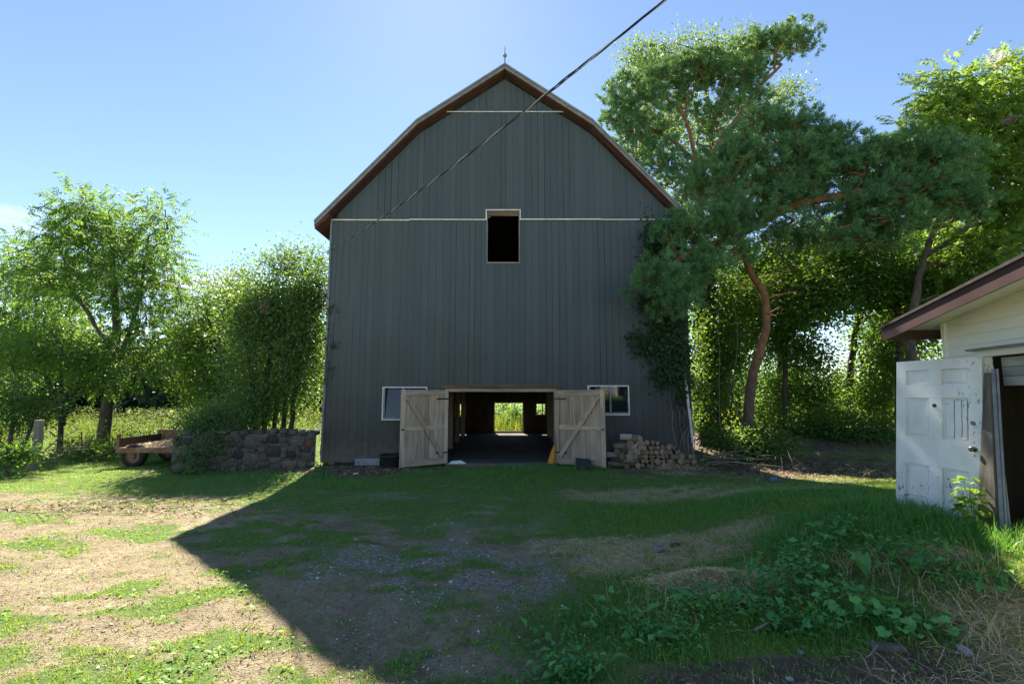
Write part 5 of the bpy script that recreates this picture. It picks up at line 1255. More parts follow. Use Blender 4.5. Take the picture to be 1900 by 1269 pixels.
# ------------------------------------------------------------------ grass, straw, gravel, weeds
def blades(name, x, y, h, w, mat, seed, lean=0.35, label=None, cat='grass', z=None, bend=0.5):
    r = np.random.default_rng(seed); n = len(x)
    b = np.stack([x, y, (terrain(x, y) if z is None else z) - 0.01], 1)
    a = r.uniform(0, 2 * np.pi, n); ln = np.abs(r.normal(0, lean, n))
    d = np.stack([np.cos(a) * ln, np.sin(a) * ln, np.ones(n)], 1); d = unit(d)
    fl = r.uniform(0, 2 * np.pi, n); s = np.stack([np.cos(fl), np.sin(fl), np.zeros(n)], 1) * (w[:, None] / 2)
    out = np.stack([np.cos(a), np.sin(a), np.zeros(n)], 1)
    hh = h[:, None]; bd = (bend * r.random(n))[:, None]
    m = b + d * hh * 0.55 + out * hh * bd * 0.12
    t = b + d * hh * (1 - 0.2 * bd) + out * hh * bd * 0.55 - np.array([0, 0, 1]) * hh * bd * 0.22
    V = np.stack([b - s, b + s, m + s * .75, m - s * .75, t], 1).reshape(-1, 3)
    i = np.arange(n)[:, None] * 5
    q = i + np.array([[0, 1, 2, 3]]); tr_ = i + np.array([[3, 2, 4]])
    rv = np.clip(0.6 * r.random(n) + 0.4 * fbm(x * 1.5, y * 1.5, 2), 0, 1)
    rv = np.where(r.random(n) < 0.06, 0.99, rv * 0.9)
    o = link(name, np_mesh(name, V, [q, tr_], np.concatenate([rv, rv])), M[mat]); return tag(o, label, cat, kind='stuff')

def field(n, seed, y0=1.9, y1=15.5, p=0.5, xr=1.2, xmin=-17, xmax=13):
    r = np.random.default_rng(seed); u = r.random(n); q = 1 - p
    y = (y0 ** q + u * (y1 ** q - y0 ** q)) ** (1 / q); x = (r.random(n) * 2 - 1) * (xr * y + 1.0)
    k = (x > xmin) & (x < xmax) & ~((np.abs(x + 0.1) < 5.3) & (y > 13.55))
    # nothing grows inside the shed
    ds = (x - SJ.x) * SN.x + (y - SJ.y) * SN.y; k &= ~((ds < 0.0) & (y < 7.2) & (x > 4))
    return x[k], y[k], r
x, y, r = field(345000, 1)
g, gv, st, so = cover(x, y)
k = r.random(len(x)) < g ** 1.2 * 0.95 + 0.085
x, y = x[k], y[k]; n = len(x)
shade = 0.6 + 0.8 * fbm(x * 0.8 + 5, y * 0.8, 3)
lush_w = np.maximum(blob(x, y, 4.8, 6.5, 2.2, 1.5), 0.6 * sstep(0.2, 1.4, x) * (1 - sstep(8, 10, y)))
h = r.uniform(0.020, 0.060, n) * shade * (1 + 1.2 * lush_w) * (1 + 0.25 * sstep(8, 13, y))
blades('grass', x, y, h, r.uniform(0.0035, 0.0075, n) * (0.8 + 0.075 * y), 'grass', 2, 1.3, 'short patchy grass over the yard')
# coarser tufts standing out of the short grass
rt = np.random.default_rng(6); cx_, cy_, _ = field(5200, 66, p=0.7); gg = cover(cx_, cy_)
kk = rt.random(len(cx_)) < gg[0] * 0.8 + 0.10 * (1 - gg[2]); cx_, cy_ = cx_[kk], cy_[kk]; m_ = 22
tx = np.repeat(cx_, m_) + rt.normal(0, 0.035, len(cx_) * m_) * (0.7 + 0.08 * np.repeat(cy_, m_)); ty = np.repeat(cy_, m_) + rt.normal(0, 0.03, len(cx_) * m_) * (0.7 + 0.08 * np.repeat(cy_, m_))
th_ = np.repeat(rt.uniform(0.03, 0.10, len(cx_)), m_) * rt.uniform(0.5, 1.2, len(tx)) * (1 - 0.35 * sstep(-1, -4, tx))
kk = ty < 13.4; tx, ty, th_ = tx[kk], ty[kk], th_[kk]
blades('grass_tufts', tx, ty, th_, rt.uniform(0.004, 0.008, len(tx)) * (0.8 + 0.06 * ty), 'grass', 67, 0.8, 'coarse grass tufts scattered over the yard', bend=0.9)
# long lush grass along the shed and its door, shaggy at the edges
r = np.random.default_rng(8)
n = 30000; x = r.uniform(2.6, 6.3, n); y = r.uniform(4.6, 9.3, n)
wgt = np.maximum.reduce([blob(x, y, 5.0, 6.3, 0.85, 0.75, 0, .5), 0.75 * blob(x, y, 4.1, 6.0, 1.2, 0.6), blob(x, y, 5.15, 5.3, 0.55, 0.5), 0.4 * blob(x, y, 4.8, 8.0, 1.8, 0.6)])
ds = (x - SJ.x) * SN.x + (y - SJ.y) * SN.y
k = (r.random(n) < wgt) & (ds > 0.03); x, y = x[k], y[k]; wgt = wgt[k]; n = len(x)
blades('long_grass', x, y, r.uniform(0.10, 0.30, n) * (0.45 + 0.75 * wgt), r.uniform(0.006, 0.011, n), 'lush', 9, 0.55, 'long lush grass in front of the white panel door', bend=1.0)
r = np.random.default_rng(18)
n = 24000; x = r.uniform(-0.3, 4.8, n); y = r.uniform(2.6, 6.0, n)
wgt = np.maximum.reduce([blob(x, y, 1.4, 4.3, 1.2, 0.7), blob(x, y, 2.9, 4.6, 1.3, 0.8), 0.7 * blob(x, y, 3.9, 4.6, 0.6, 0.6), blob(x, y, 0.55, 3.2, 0.4, 0.4)]) * sstep(0.3, 0.6, fbm(x * 2, y * 2, 3))
cv = cover(x, y); k = (r.random(n) < wgt * (1 - 0.95 * np.minimum(1, 1.6 * cv[3]))) & (cv[2] < 0.4); x, y = x[k], y[k]; n = len(x)
blades('long_grass', x, y, r.uniform(0.07, 0.17, n), r.uniform(0.004, 0.009, n), 'lush', 19, 0.6, 'rough taller grass among the weeds in the near right', bend=1.0)
# tufts at the foot of the barn and the log pile
xs_, ys_ = [], []
r = np.random.default_rng(28)
for (px, py, n, sp) in [(1303, 860, 260, .16), (590, 885, 260, .25), (1085, 872, 420, .35), (985, 872, 420, .6), (770, 880, 160, .3), (1010, 868, 300, .5), (900, 880, 300, .6), (640, 905, 200, .4), (450, 890, 300, .6), (365, 875, 300, .35), (520, 885, 120, .4)]:
    c = grd(px, py); xs_.append(r.normal(c.x, sp, n)); ys_.append(np.minimum(r.normal(c.y, sp * 0.5, n), 13.5))
x = np.concatenate(xs_); y = np.concatenate(ys_); n = len(x)
blades('long_grass', x, y, r.uniform(0.08, 0.24, n), r.uniform(0.006, 0.012, n), 'lush', 29, 0.5, 'grass tufts along the foot of the barn and stone wall', bend=0.9)

# meadow of tall yellow-green weeds behind the wagon
r = np.random.default_rng(38)
n = 15000; x = r.uniform(-34, -5.8, n); y = r.uniform(15.6, 34, n); wgt = sstep(16.2, 18.5, y + 1.5 * fbm(x * .4, y * .4, 2) - 0.4) * sstep(0.38, 0.62, fbm(x * 0.7, y * 0.7, 3))
k = r.random(n) < wgt; x, y = x[k], y[k]; n = len(x)
blades('meadow', x, y, r.uniform(0.35, 1.15, n) * (0.5 + 0.9 * fbm(x * .5 + 7, y * .5, 2)), r.uniform(0.012, 0.03, n), 'meadow', 39, 0.35, 'tall yellow-green meadow weeds beyond the wagon', 'meadow')
n = 46000; x = r.uniform(-34, -5.8, n); y = r.uniform(15.4, 30, n); hh = 1.15 * sstep(15.4, 18, y) * sstep(0.3, 0.62, fbm(x * 0.6 + 21, y * 0.6 + 3, 3)) + 0.12
P = np.stack([x, y, terrain(x, y) + hh * r.random(n) ** 0.6], 1); a = r.uniform(0, 6.28, n)
V, f = leaf_quads(P, unit(np.stack([np.cos(a), np.sin(a), r.uniform(-.2, 1.0, n)], 1)), unit(r.normal(size=(n, 3)) * .5 + np.array([0, 0, 1])), r.uniform(.06, .15, n), r.uniform(.02, .045, n), r, .3)
tag(link('meadow_leaves', np_mesh('meadow_leaves', V, [f], np.where(r.random(n) < .07, .97, r.random(n) * .85)), M['meadow']), 'leafy goldenrod and weeds of the meadow beyond the wagon', 'meadow', kind='stuff')
n = 5000; x = r.uniform(-4.5, 5, n); y = r.uniform(25, 33, n)
blades('meadow', x, y, r.uniform(0.5, 1.2, n), r.uniform(0.02, 0.05, n), 'meadow', 40, 0.25, 'tall yellow weeds behind the barn seen through its back opening', 'meadow')
n = 9000; x = r.uniform(6.5, 22, n); y = r.uniform(20, 32, n)
blades('meadow', x, y, r.uniform(0.4, 1.0, n), r.uniform(0.02, 0.05, n), 'meadow', 41, 0.3, 'tall weeds in the clearing behind the pines', 'meadow')

# straw lying about
def yard_straw(r, n):
    x = r.uniform(-3, 6.5, n * 3); y = r.uniform(2.2, 13.2, n * 3); s = cover(x, y)[2]
    k = r.random(len(x)) < s * (0.35 + 2.0 / y); x, y = x[k], y[k]; return x, y, terrain(x, y) + r.random(len(x)) * 0.02 * 1.2 + 0.004
tag(straw_mesh('straw', 26000, yard_straw, (0.05, 0.16), 0.0022, seed=51), 'scattered straw lying in patches over the yard', 'straw', kind='stuff')
def corner_straw(r, n):
    x = np.concatenate([r.normal(3.7, 0.5, n // 2), r.normal(2.7, 0.6, n // 2)]); y = np.concatenate([r.normal(3.55, 0.45, n // 2), r.normal(3.15, 0.15, n // 2)])
    return x, y, terrain(x, y) + r.random(n) * 0.05
tag(straw_mesh('straw', 1700, corner_straw, (0.07, 0.24), 0.0017, seed=52, tilt=0.35), 'dry stalks matted in the near right corner', 'straw', kind='stuff')
def litter(r, n):
    a = n // 2
    x = np.concatenate([r.normal(8.0, 2.4, a), r.normal(-7.4, 1.8, n // 12), r.normal(-4.3, 1.0, n // 4)]); y = np.concatenate([r.normal(12.6, 1.1, a), r.normal(8.3, 0.4, n // 12), r.normal(12.8, 0.4, n // 4)])
    k = (y < 13.5) | (x > 5.5); x, y = x[k], y[k]
    return x, y, terrain(x, y) + r.random(len(x)) * 0.03
tag(straw_mesh('leaf_litter', 9000, litter, (0.04, 0.16), 0.011, mat='dead', seed=53), 'brown leaf litter and bark crumbs on the bare soil', 'litter', kind='stuff')
def chips(r, n):
    x, y, _ = field(n, 54, p=0.8); k = cover(x, y)[0] < 0.75; x, y = x[k], y[k]
    return x, y, terrain(x, y) + 0.006
tag(straw_mesh('wood_chips', 24000, chips, (0.012, 0.05), 0.0035, mat='dead', seed=54, tilt=0.3), 'small chips, twigs and dead blades scattered on the yard', 'chips', kind='stuff')
def mound(cx, cy, rx, ry, hgt):
    def f(r, n):
        u = r.normal(size=(n, 2)) * 0.5; d = np.hypot(u[:, 0], u[:, 1]); x = cx + u[:, 0] * rx; y = cy + u[:, 1] * ry
        return x, y, terrain(x, y) + 0.005 + hgt * np.exp(-d ** 2 * 2.2) * r.random(n) ** 0.3
    return f
c = grd(1250, 868); tag(straw_mesh('sawdust_heap', 5200, mound(c.x, c.y, 0.85, 0.42, 0.16), (0.02, 0.06), 0.006, seed=55), 'heap of pale sawdust in front of the log pile', 'sawdust', kind='stuff')
c = grd(1330, 1090); tag(straw_mesh('straw_heap', 6000, mound(c.x, c.y + 0.08, 0.66, 0.30, 0.13), (0.05, 0.15), 0.0034, seed=56), 'heap of straw over the grey plank end', 'straw', kind='stuff')

# gravel: small faceted stones pressed into the drive
def gravel():
    r = np.random.default_rng(61); x, y, _ = field(60000, 62, p=0.85)
    g_, gv, s_, so_ = cover(x, y); k = r.random(len(x)) < gv * 0.8 + 0.02 * (1 - g_); x, y = x[k], y[k]; n = len(x)
    base = np.array([[1, 0, 0], [-1, 0, 0], [0, 1, 0], [0, -1, 0], [0, 0, 1], [0, 0, -1]], float)
    s = (np.where(r.random(n) < 0.012, r.uniform(0.012, 0.03, n), r.gamma(3.0, 0.0022, n) + 0.0025))[:, None, None] * r.uniform(0.7, 1.3, (n, 6, 1)) * np.array([1, 1, 0.6])
    a = r.uniform(0, 6.28, n); c, sn = np.cos(a), np.sin(a); Rm = np.stack([np.stack([c, -sn, 0 * c], -1), np.stack([sn, c, 0 * c], -1), np.stack([0 * c, 0 * c, 1 + 0 * c], -1)], 1)
    tl = r.normal(0, .3, (n, 1, 3)); V = (base[None] + tl * 0.3) * s; V = np.einsum('nij,nkj->nki', Rm, V)
    V = V + np.stack([x, y, terrain(x, y) + 0.003], 1)[:, None, :]
    fb = np.array([[0, 2, 4], [2, 1, 4], [1, 3, 4], [3, 0, 4], [2, 0, 5], [1, 2, 5], [3, 1, 5], [0, 3, 5]])
    f = (np.arange(n)[:, None, None] * 6 + fb[None]).reshape(-1, 3); rv = np.repeat(r.random(n), 8)
    m, N, L, bs = new_mat('gravel_stones'); at_ = N.new('ShaderNodeAttribute'); at_.attribute_name = 'rnd'
    rp = ramp(N, [(0, (0.20, 0.175, 0.145)), (0.6, (0.44, 0.40, 0.335)), (1, (0.72, 0.67, 0.59))]); L.new(at_.outputs['Fac'], rp.inputs[0]); L.new(rp.outputs[0], bs.inputs['Base Color']); bs.inputs['Roughness'].default_value = 0.8
    o = link('gravel', np_mesh('gravel', V.reshape(-1, 3), [f], rv), m); tag(o, 'grey gravel stones on the drive', 'gravel', kind='stuff')
gravel()

# low broad-leaved weeds and clover in the grass
def low_weeds():
    r = np.random.default_rng(71); x, y, _ = field(90000, 72, p=0.9)
    g_, gv, s_, so_ = cover(x, y); w = g_ * sstep(0.42, 0.6, fbm(x * 1.7 + 9, y * 1.7 + 4, 3)) + 0.02
    k = r.random(len(x)) < w * 0.55; x, y = x[k], y[k]; n = len(x)
    P = np.stack([x, y, terrain(x, y) + r.uniform(0.005, 0.03, n)], 1); a = r.uniform(0, 6.28, n)
    ax = unit(np.stack([np.cos(a), np.sin(a), r.uniform(0.0, 0.7, n)], 1)); nr = unit(r.normal(size=(n, 3)) * 0.3 + np.array([0, 0, 1]))
    l = r.uniform(0.02, 0.055, n); V, f = leaf_quads(P, ax, nr, l, l * 0.55, r, 0.25)
    o = link('low_weeds', np_mesh('low_weeds', V, [f], r.random(n) * .9), M['grass']); tag(o, 'clover and small broad-leaved weeds in the grass', 'weeds', kind='stuff')
low_weeds()
def rank_weeds():
    r = np.random.default_rng(73); cs = []
    for (px, py, n, sx, sy, hh) in [(1040, 1190, 80, .35, .25, .10), (1150, 1160, 170, .45, .25, .13), (1230, 1190, 220, .3, .2, .15), (1330, 1140, 420, .4, .22, .2), (1430, 1110, 500, .4, .25, .26), (1500, 1060, 420, .35, .25, .3), (1560, 1010, 260, .3, .2, .3), (1700, 1050, 300, .3, .2, .25), (1480, 1170, 260, .3, .12, .15), (1790, 1100, 260, .25, .2, .25), (1060, 1255, 300, .22, .12, .14), (590, 880, 160, .2, .12, .3)]:
        c = grd(px, py); x = r.normal(c.x, sx * .6, n); y = r.normal(c.y, sy * .7, n); z = terrain(x, y) + r.random(n) ** 0.7 * hh; cs.append(np.stack([x, y, z], 1))
    P = np.concatenate(cs); n = len(P); a = r.uniform(0, 6.28, n)
    ax = unit(np.stack([np.cos(a), np.sin(a), r.uniform(-0.2, 0.9, n)], 1)); nr = unit(r.normal(size=(n, 3)) * 0.4 + np.array([0, 0, 1]))
    l = 0.018 + r.gamma(2.2, 0.017, n); V, f = leaf_quads(P, ax, nr, l, l * r.uniform(0.25, 0.65, n), r, 0.3)
    o = link('rank_weeds', np_mesh('rank_weeds', V, [f], r.random(n) * .9), M['weed']); tag(o, 'tangle of rank green weeds in the near right', 'weeds', kind='stuff')
rank_weeds()
def flowers_and_stalks():
    r = np.random.default_rng(74); P = []
    for (px, py, n, sp) in [(1330, 1150, 60, .3), (1250, 1180, 50, .3), (1480, 1160, 60, .3), (1060, 1245, 24, .2)]:
        c = grd(px, py); x = r.normal(c.x, sp * .6, n); y = r.normal(c.y, sp * .4, n); P.append(np.stack([x, y, terrain(x, y) + r.uniform(.08, .2, n)], 1))
    P = np.concatenate(P); n = len(P); V, f = leaf_quads(P, unit(r.normal(size=(n, 3)) * np.array([1, 1, .3])), unit(r.normal(size=(n, 3)) * .3 + np.array([0, 0, 1])), .014, .013, r)
    m = leaf_mat('yellow_petal', (.55, .42, .02), (.7, .58, .04), (.5, .4, .03), .3)
    tag(link('flowers', np_mesh('flowers', V, [f], r.random(n)), m), 'tiny yellow flowers among the near weeds', 'flowers', kind='stuff')
    xs, ys = [], []
    for (px, py, n, sx, sy) in [(1450, 1080, 120, .5, .3), (1600, 1060, 130, .4, .3), (1760, 1120, 110, .35, .3), (1820, 1060, 80, .3, .3), (1200, 1150, 60, .5, .2), (1860, 1200, 60, .25, .2)]:
        c = grd(px, py); xs.append(r.normal(c.x, sx * .6, n)); ys.append(r.normal(c.y, sy * .7, n))
    x, y = np.concatenate(xs), np.concatenate(ys); n = len(x)
    ds = (x - SJ.x) * SN.x + (y - SJ.y) * SN.y; k = ds > 0.05; x, y = x[k], y[k]; n = len(x)
    blades('dry_grass', x, y, r.uniform(.12, .42, n), r.uniform(.003, .006, n), 'straw', 75, 0.8, 'dry bleached stalks standing among the near weeds', bend=1.2)
flowers_and_stalks()

# plants with big lobed leaves in the near right; every leaf a piece of its own
def lobed_leaf_mesh(seed, mat):
    r = random.Random(seed); pts = []; k = 20
    for i in range(k):
        t = -math.pi / 2 + 2 * math.pi * (i + 0.5) / k
        lobe = 0.72 + 0.28 * abs(math.cos(2.5 * (t - math.pi / 2))) ** 0.7 + (0.05 if i % 2 else -0.05)
        if abs(t + math.pi / 2) < 0.5 or abs(t - 1.5 * math.pi) < 0.5: lobe *= 0.55
        pts.append((lobe * math.cos(t) * 0.5 * r.uniform(.93, 1.07), 0.45 + lobe * math.sin(t) * 0.5 * r.uniform(.93, 1.07)))
    vs = [(0, 0.42, 0.0)] + [(x_, y_, 0.16 * abs(x_) + 0.05 * math.sin(9 * x_) - 0.22 * max(0, y_ - 0.4) ** 2 * 2) for x_, y_ in pts]
    fs = [(0, i + 1, (i + 1) % k + 1) for i in range(k)]
    me = bpy.data.meshes.new('leaf'); me.from_pydata(vs, [], fs); a = me.attributes.new('rnd', 'FLOAT', 'FACE'); v = r.uniform(.1, .85); a.data.foreach_set('value', [v] * len(fs))
    me.materials.append(mat); me.update(); return me
lobed = [lobed_leaf_mesh(i, M['weed']) for i in range(6)]
sap_leaves = [lobed_leaf_mesh(20 + i, M['sapling']) for i in range(3)]
def leafy_plant(name, base, n, spread, height, size, meshes, label, cat, seed, group=None, stemmat='stick', face=None):
    r = random.Random(seed); t = thing(name, base, label, cat, group); mb = MB()
    for i in range(n):
        a = r.uniform(0, 2 * math.pi); d = math.sqrt(r.random()) * spread; z = height * (1 - 0.55 * (d / spread) ** 2) * r.uniform(0.55, 1.05)
        p = Vector((math.cos(a) * d, math.sin(a) * d * 0.8, z))
        o = bpy.data.objects.new('leaf', r.choice(meshes)); col.objects.link(o); o.parent = t; o.location = p
        s = size * r.uniform(0.65, 1.2); o.scale = (s, s, s)
        o.rotation_euler = Euler((r.uniform(-.75, .1), r.uniform(-.35, .35), a - math.pi / 2 + r.uniform(-.6, .6)), 'XYZ')
        if i % 2 == 0: mb.tube([(0 + p.x * .2, p.y * .2, 0), (p.x * .6, p.y * .6, z * .75), tuple(p)], [0.004, 0.003, 0.002], 3, cap=False)
    me = mb.mesh('stem'); so_ = bpy.data.objects.new('stem', me); me.materials.append(M['weed']); col.objects.link(so_); so_.parent = t
    # stem mesh wants the leaf attribute
    a_ = me.attributes.new('rnd', 'FLOAT', 'FACE'); a_.data.foreach_set('value', [0.4] * len(me.polygons))
for k, (px, py, n, sp, hh, sz, lab) in enumerate([(1585, 1150, 46, .28, .28, .085, 'lobed-leaf weed at the front middle of the weed bank'), (1660, 1175, 46, .28, .26, .092, 'largest lobed-leaf weed on the edge of the dark soil'), (1530, 1100, 36, .24, .28, .08, 'lobed-leaf weed at the back left of the weed bank'),
                                               (1720, 1170, 30, .22, .2, .075, 'low lobed-leaf weed at the right end of the weed bank'), (1480, 1070, 28, .2, .28, .07, 'lobed-leaf weed nearest the straw heap')]):
    leafy_plant('lobed_weed', grd(px, py), n, sp, hh, sz, lobed, lab, 'weed', 100 + k, 'lobed-leaf weeds')
sp_ = S(-0.17, 0.40, 0.46)
leafy_plant('maple_sapling', sp_, 44, 0.15, 0.64, 0.125, sap_leaves, 'bright yellow-green sapling growing beside the leaning white door', 'sapling', 120)
# dock leaves, long and upright
def dock():
    for k, (px, py) in enumerate([(1655, 1040), (1700, 1070), (1610, 1075)]):
        g_ = grd(px, py); t = thing('dock_plant', g_, ['dock plant with upright pointed leaves below the white door', 'dock plant with long leaves on the right of the weed bank', 'dock plant with arching leaves in the middle of the weed bank'][k], 'weed', 'dock plants')
        r = np.random.default_rng(130 + k)
        for q in range(6):
            a = r.uniform(0, 6.28); L = r.uniform(.18, .30); mb = MB(); vs = []
            for i in range(6):
                f_ = i / 5; w = 0.035 * math.sin(math.pi * min(1, f_ * .95 + .06)); out = 0.12 * f_ + 0.12 * f_ ** 3; zz = L * (f_ - 0.25 * f_ ** 3)
                for s_ in (-1, 0, 1): vs.append((math.cos(a) * out - math.sin(a) * w * s_, math.sin(a) * out + math.cos(a) * w * s_, zz + abs(s_) * w * .35))
            mb._add(vs, [(i * 3 + j, i * 3 + j + 1, i * 3 + j + 4, i * 3 + j + 3) for i in range(5) for j in range(2)])
            me = mb.mesh('leaf', True); a_ = me.attributes.new('rnd', 'FLOAT', 'FACE'); a_.data.foreach_set('value', [float(r.random() * .8)] * len(me.polygons)); me.materials.append(M['weed'])
            o = bpy.data.objects.new('leaf', me); col.objects.link(o); o.parent = t
dock()

# sticks, brush, stones and scraps
def stick(name, pts, r0, label, cat='branch', group=None, mat='stick', twigs=0, seed=0):
    rr = random.Random(seed); mb = MB(); pts = [Vector(p) for p in pts]; n = len(pts)
    mb.tube(pts, [r0 * (1 - 0.6 * i / (n - 1)) for i in range(n)], 6)
    for _ in range(twigs):
        k = rr.randrange(1, n); a = pts[k]; d = Vector((rr.uniform(-1, 1), rr.uniform(-1, 1), rr.uniform(-.1, .8))).normalized() * rr.uniform(.2, .6); mb.tube([a, a + d * .5 + Vector((0, 0, .03)), a + d], [r0 * .4, r0 * .3, r0 * .12], 4)
    tag(mb.build(name, M[mat], smooth=True), label, cat, group)
rb = random.Random(9)
for k in range(9):      # cut branches fanned out beside the log pile
    b = Vector((5.15 + rb.uniform(-.1, .3), 13.1 + rb.uniform(-.25, .2), tz(5.3, 13.1) + 0.12 + 0.035 * k)); e = Vector((6.6 + rb.uniform(-.6, .9), 13.0 + rb.uniform(-.6, .5), 0)); e.z = tz(e.x, e.y) + rb.uniform(0.02, 0.55)
    m = b.lerp(e, .5) + Vector((0, 0, rb.uniform(.02, .22)))
    stick('cut_branch', [b, b.lerp(m, .5) + Vector((0, 0, .03)), m, m.lerp(e, .5), e], 0.022, 'thin cut branch in the fan of brush right of the log pile', group='cut branches beside the log pile', twigs=3, seed=k)
for k in range(14):
    px, py = rb.uniform(1380, 1650), rb.uniform(812, 880); g_ = grd(px, py); a = rb.uniform(0, 6.28); L = rb.uniform(.3, .9); d = Vector((math.cos(a), math.sin(a) * .7, 0)) * L; e = g_ + d; e.z = tz(e.x, e.y) + rb.uniform(0.02, .2); m = g_.lerp(e, .5) + Vector((rb.uniform(-.05, .05), 0, rb.uniform(.02, .12)))
    stick('fallen_branch', [g_ + Vector((0, 0, .02)), m, e], rb.uniform(.008, .02), 'dead branch lying in the litter below the pines', group='dead branches under the pines', twigs=3, seed=30 + k)
for k in range(7):      # dead brush heap at the left border
    b = Vector((-13.6 + rb.uniform(-.5, .6), 13.4 + rb.uniform(-.3, .4), 0.15)); a = rb.uniform(0.2, 2.9); L = rb.uniform(.8, 1.6); e = b + Vector((math.cos(a) * L, rb.uniform(-.4, .4), math.sin(a) * L * .8)); m = b.lerp(e, .5) + Vector((0, 0, .12))
    stick('brush_branch', [b, m, e], .022, 'bare dead branch in the brush heap behind the fence post', group='dead brush by the fence', twigs=6, seed=60 + k)
for k, (a, b, lab) in enumerate([((1405, 1092), (1500, 1110), 'long dry stalk lying across the straw heap edge'), ((1400, 1175), (1462, 1148), 'broken split stick in front of the weeds'), ((1340, 1180), (1400, 1178), 'thin pale stalk left of the broken stick'), ((1376, 1155), (1378, 1200), 'short upright dry stalk at the edge of the dark soil'), ((1505, 1040), (1535, 1115), 'grey stick standing in the weed bank'),
                                 ((525, 1170), (500, 1185), 'short twig on the sunlit dirt'), ((450, 1175), (470, 1160), 'small brown twig on the sunlit dirt by the shadow edge'), ((705, 938), (735, 932), 'pale stick lying on the grass before the left door'), ((262, 912), (268, 922), 'pale peg on the grass at the shadow edge')]):
    p, q = grd(*a), grd(*b)
    if k in (3, 4): q = p + Vector((0.02, 0.1, 0.16 if k == 3 else 0.3))
    stick('dry_stick', [p + Vector((0, 0, .025)), p.lerp(q, .5) + Vector((0, 0, .045)), q + Vector((0, 0, .02))], 0.012 if k in (1, 4, 7) else 0.006, lab, 'stick', seed=80 + k)
g_ = grd(1262, 1100); mb = MB(); mb.hexa([g_ + Vector((-.14, -.02, -.01)), g_ + Vector((.22, .02, -.01)), g_ + Vector((.20, .16, -.01)), g_ + Vector((-.15, .12, -.01))], [g_ + Vector((-.14, -.02, .045)), g_ + Vector((.22, .02, .04)), g_ + Vector((.20, .16, .03)), g_ + Vector((-.15, .12, .035))])
tag(mb.build('plank', M['old_wood']), 'grey plank end poking out from under the straw heap', 'plank')
for k, (px, py, sx, sy, sz, mk, lab) in enumerate([(1222, 1022, .16, .11, .07, 'gravel', 'pale grey stone beside the straw patch'), (1252, 1014, .12, .07, .06, 'stone_blue', 'small dark stone beside the pale grey one'), (1375, 1135, .09, .10, .09, 'stone', 'dark upright stone in front of the straw heap'), (1648, 1206, .17, .07, .06, 'flashing', 'grey wood block on the dark soil edge'),
                                              (1790, 1210, .12, .06, .05, 'gravel', 'small grey stone on the matted stalks'), (1485, 1212, .06, .05, .03, 'gravel', 'pale pebble on the dark soil'), (1465, 1262, .05, .04, .03, 'gravel', 'pebble at the bottom edge of the dark soil'), (1433, 842, .12, .10, .14, 'blue_plastic', 'blue plastic scrap under the pines'), (1374, 838, .22, .16, .12, 'stone', 'grey stone under the pines'),
                                              (660, 1002, .1, .08, .03, 'gravel', 'flat pale stone near the point of the barn shadow'), (640, 880, .09, .08, .06, 'gravel', 'pale lump in the debris by the tub')]):
    if mk == 'flashing':
        p = grd(px, py); q0 = MB(); q0.bar(p + Vector((-.11, .03, .02)), p + Vector((.11, -.03, .025)), .055, .05); tag(q0.build('wood_block', M['old_wood']), lab, 'block'); continue
    p = grd(px, py); o = bpy.data.objects.new('plastic_scrap' if mk == 'blue_plastic' else ('wood_block' if mk == 'flashing' else 'loose_stone'), stone_meshes[k % 8].copy()); o.data.materials.append(M[mk]); col.objects.link(o)
    o.location = p + Vector((0, 0, sz * .3)); o.scale = (sx, sy, sz); o.rotation_euler = (0, 0, rb.uniform(0, 3)); tag(o, lab, 'scrap' if mk == 'blue_plastic' else ('block' if mk == 'flashing' else 'stone'))

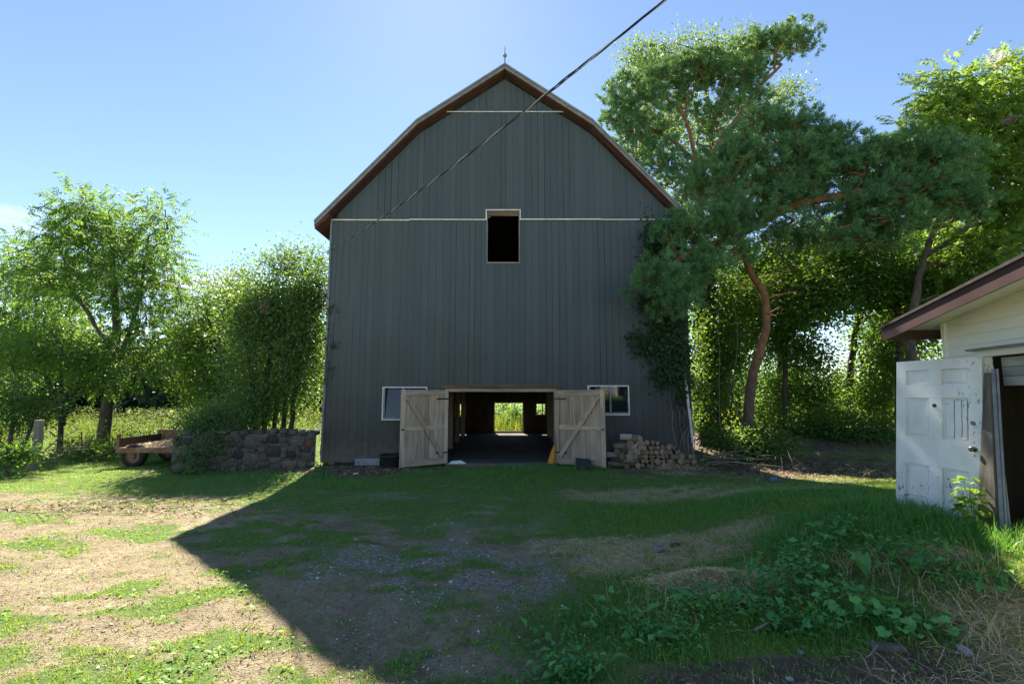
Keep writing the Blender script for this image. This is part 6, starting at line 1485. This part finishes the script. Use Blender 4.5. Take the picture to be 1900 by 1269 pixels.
# webworm nests: papery brown leaf bundles in grey web
def webs():
    m, N, L, bs = new_mat('webworm_web'); tr_ = N.new('ShaderNodeBsdfTransparent'); mx = N.new('ShaderNodeMixShader'); tc = N.new('ShaderNodeTexCoord'); n = N.new('ShaderNodeTexNoise'); n.inputs['Scale'].default_value = 9; n.inputs['Detail'].default_value = 6
    mp = N.new('ShaderNodeMapping'); mp.inputs['Scale'].default_value = (1, 1, .3); L.new(tc.outputs['Object'], mp.inputs[0]); L.new(mp.outputs[0], n.inputs[0])
    r_ = ramp(N, [(0.42, (0.05,) * 3), (0.68, (0.75,) * 3)]); L.new(n.outputs[0], r_.inputs[0]); L.new(r_.outputs[0], mx.inputs[0]); L.new(tr_.outputs[0], mx.inputs[1])
    tl = N.new('ShaderNodeBsdfTranslucent'); tl.inputs[0].default_value = (.62, .55, .47, 1); L.new(tl.outputs[0], mx.inputs[2]); L.new(mx.outputs[0], N['Material Output'].inputs[0])
    r = random.Random(5); rn = np.random.default_rng(5)
    for px, py, Y, rx, rz, lab in [(491, 570, 14.6, .16, .28, 'papery webworm nest in the bush behind the stone wall'), (1852, 110, 13.6, .30, .34, 'brown webworm nest high in the walnut'), (1875, 222, 13.4, .26, .12, 'grey webworm web in the walnut below the brown nest')]:
        c = at(px, py, Y); t = thing('webworm_nest', c, lab, 'nest'); mb = MB(); prof = [(0.02, -1), (.5, -.7), (.9, -.25), (1, .15), (.7, .6), (.3, .9), (.02, 1)]; k = 12; vs = []
        for (a, z) in prof:
            for q in range(k): th = 2 * math.pi * q / k; w = a * r.uniform(.75, 1.2); vs.append((c.x + math.cos(th) * rx * w, c.y + math.sin(th) * rx * .7 * w, c.z + z * rz + r.uniform(-.02, .02)))
        mb._add(vs, [(i * k + q, i * k + (q + 1) % k, (i + 1) * k + (q + 1) % k, (i + 1) * k + q) for i in range(len(prof) - 1) for q in range(k)]); mb.build('web', m, t, smooth=True)
        n_ = 60; P = np.array(c) + rn.normal(size=(n_, 3)) * np.array([rx, rx * .6, rz]) * .42; V, f = leaf_quads(P, unit(rn.normal(size=(n_, 3)) + np.array([0, 0, -1])), unit(rn.normal(size=(n_, 3))), .11, .035, rn); link('dead_leaves', np_mesh('dead_leaves', V, [f], rn.random(n_)), M['dead'], t)
webs()
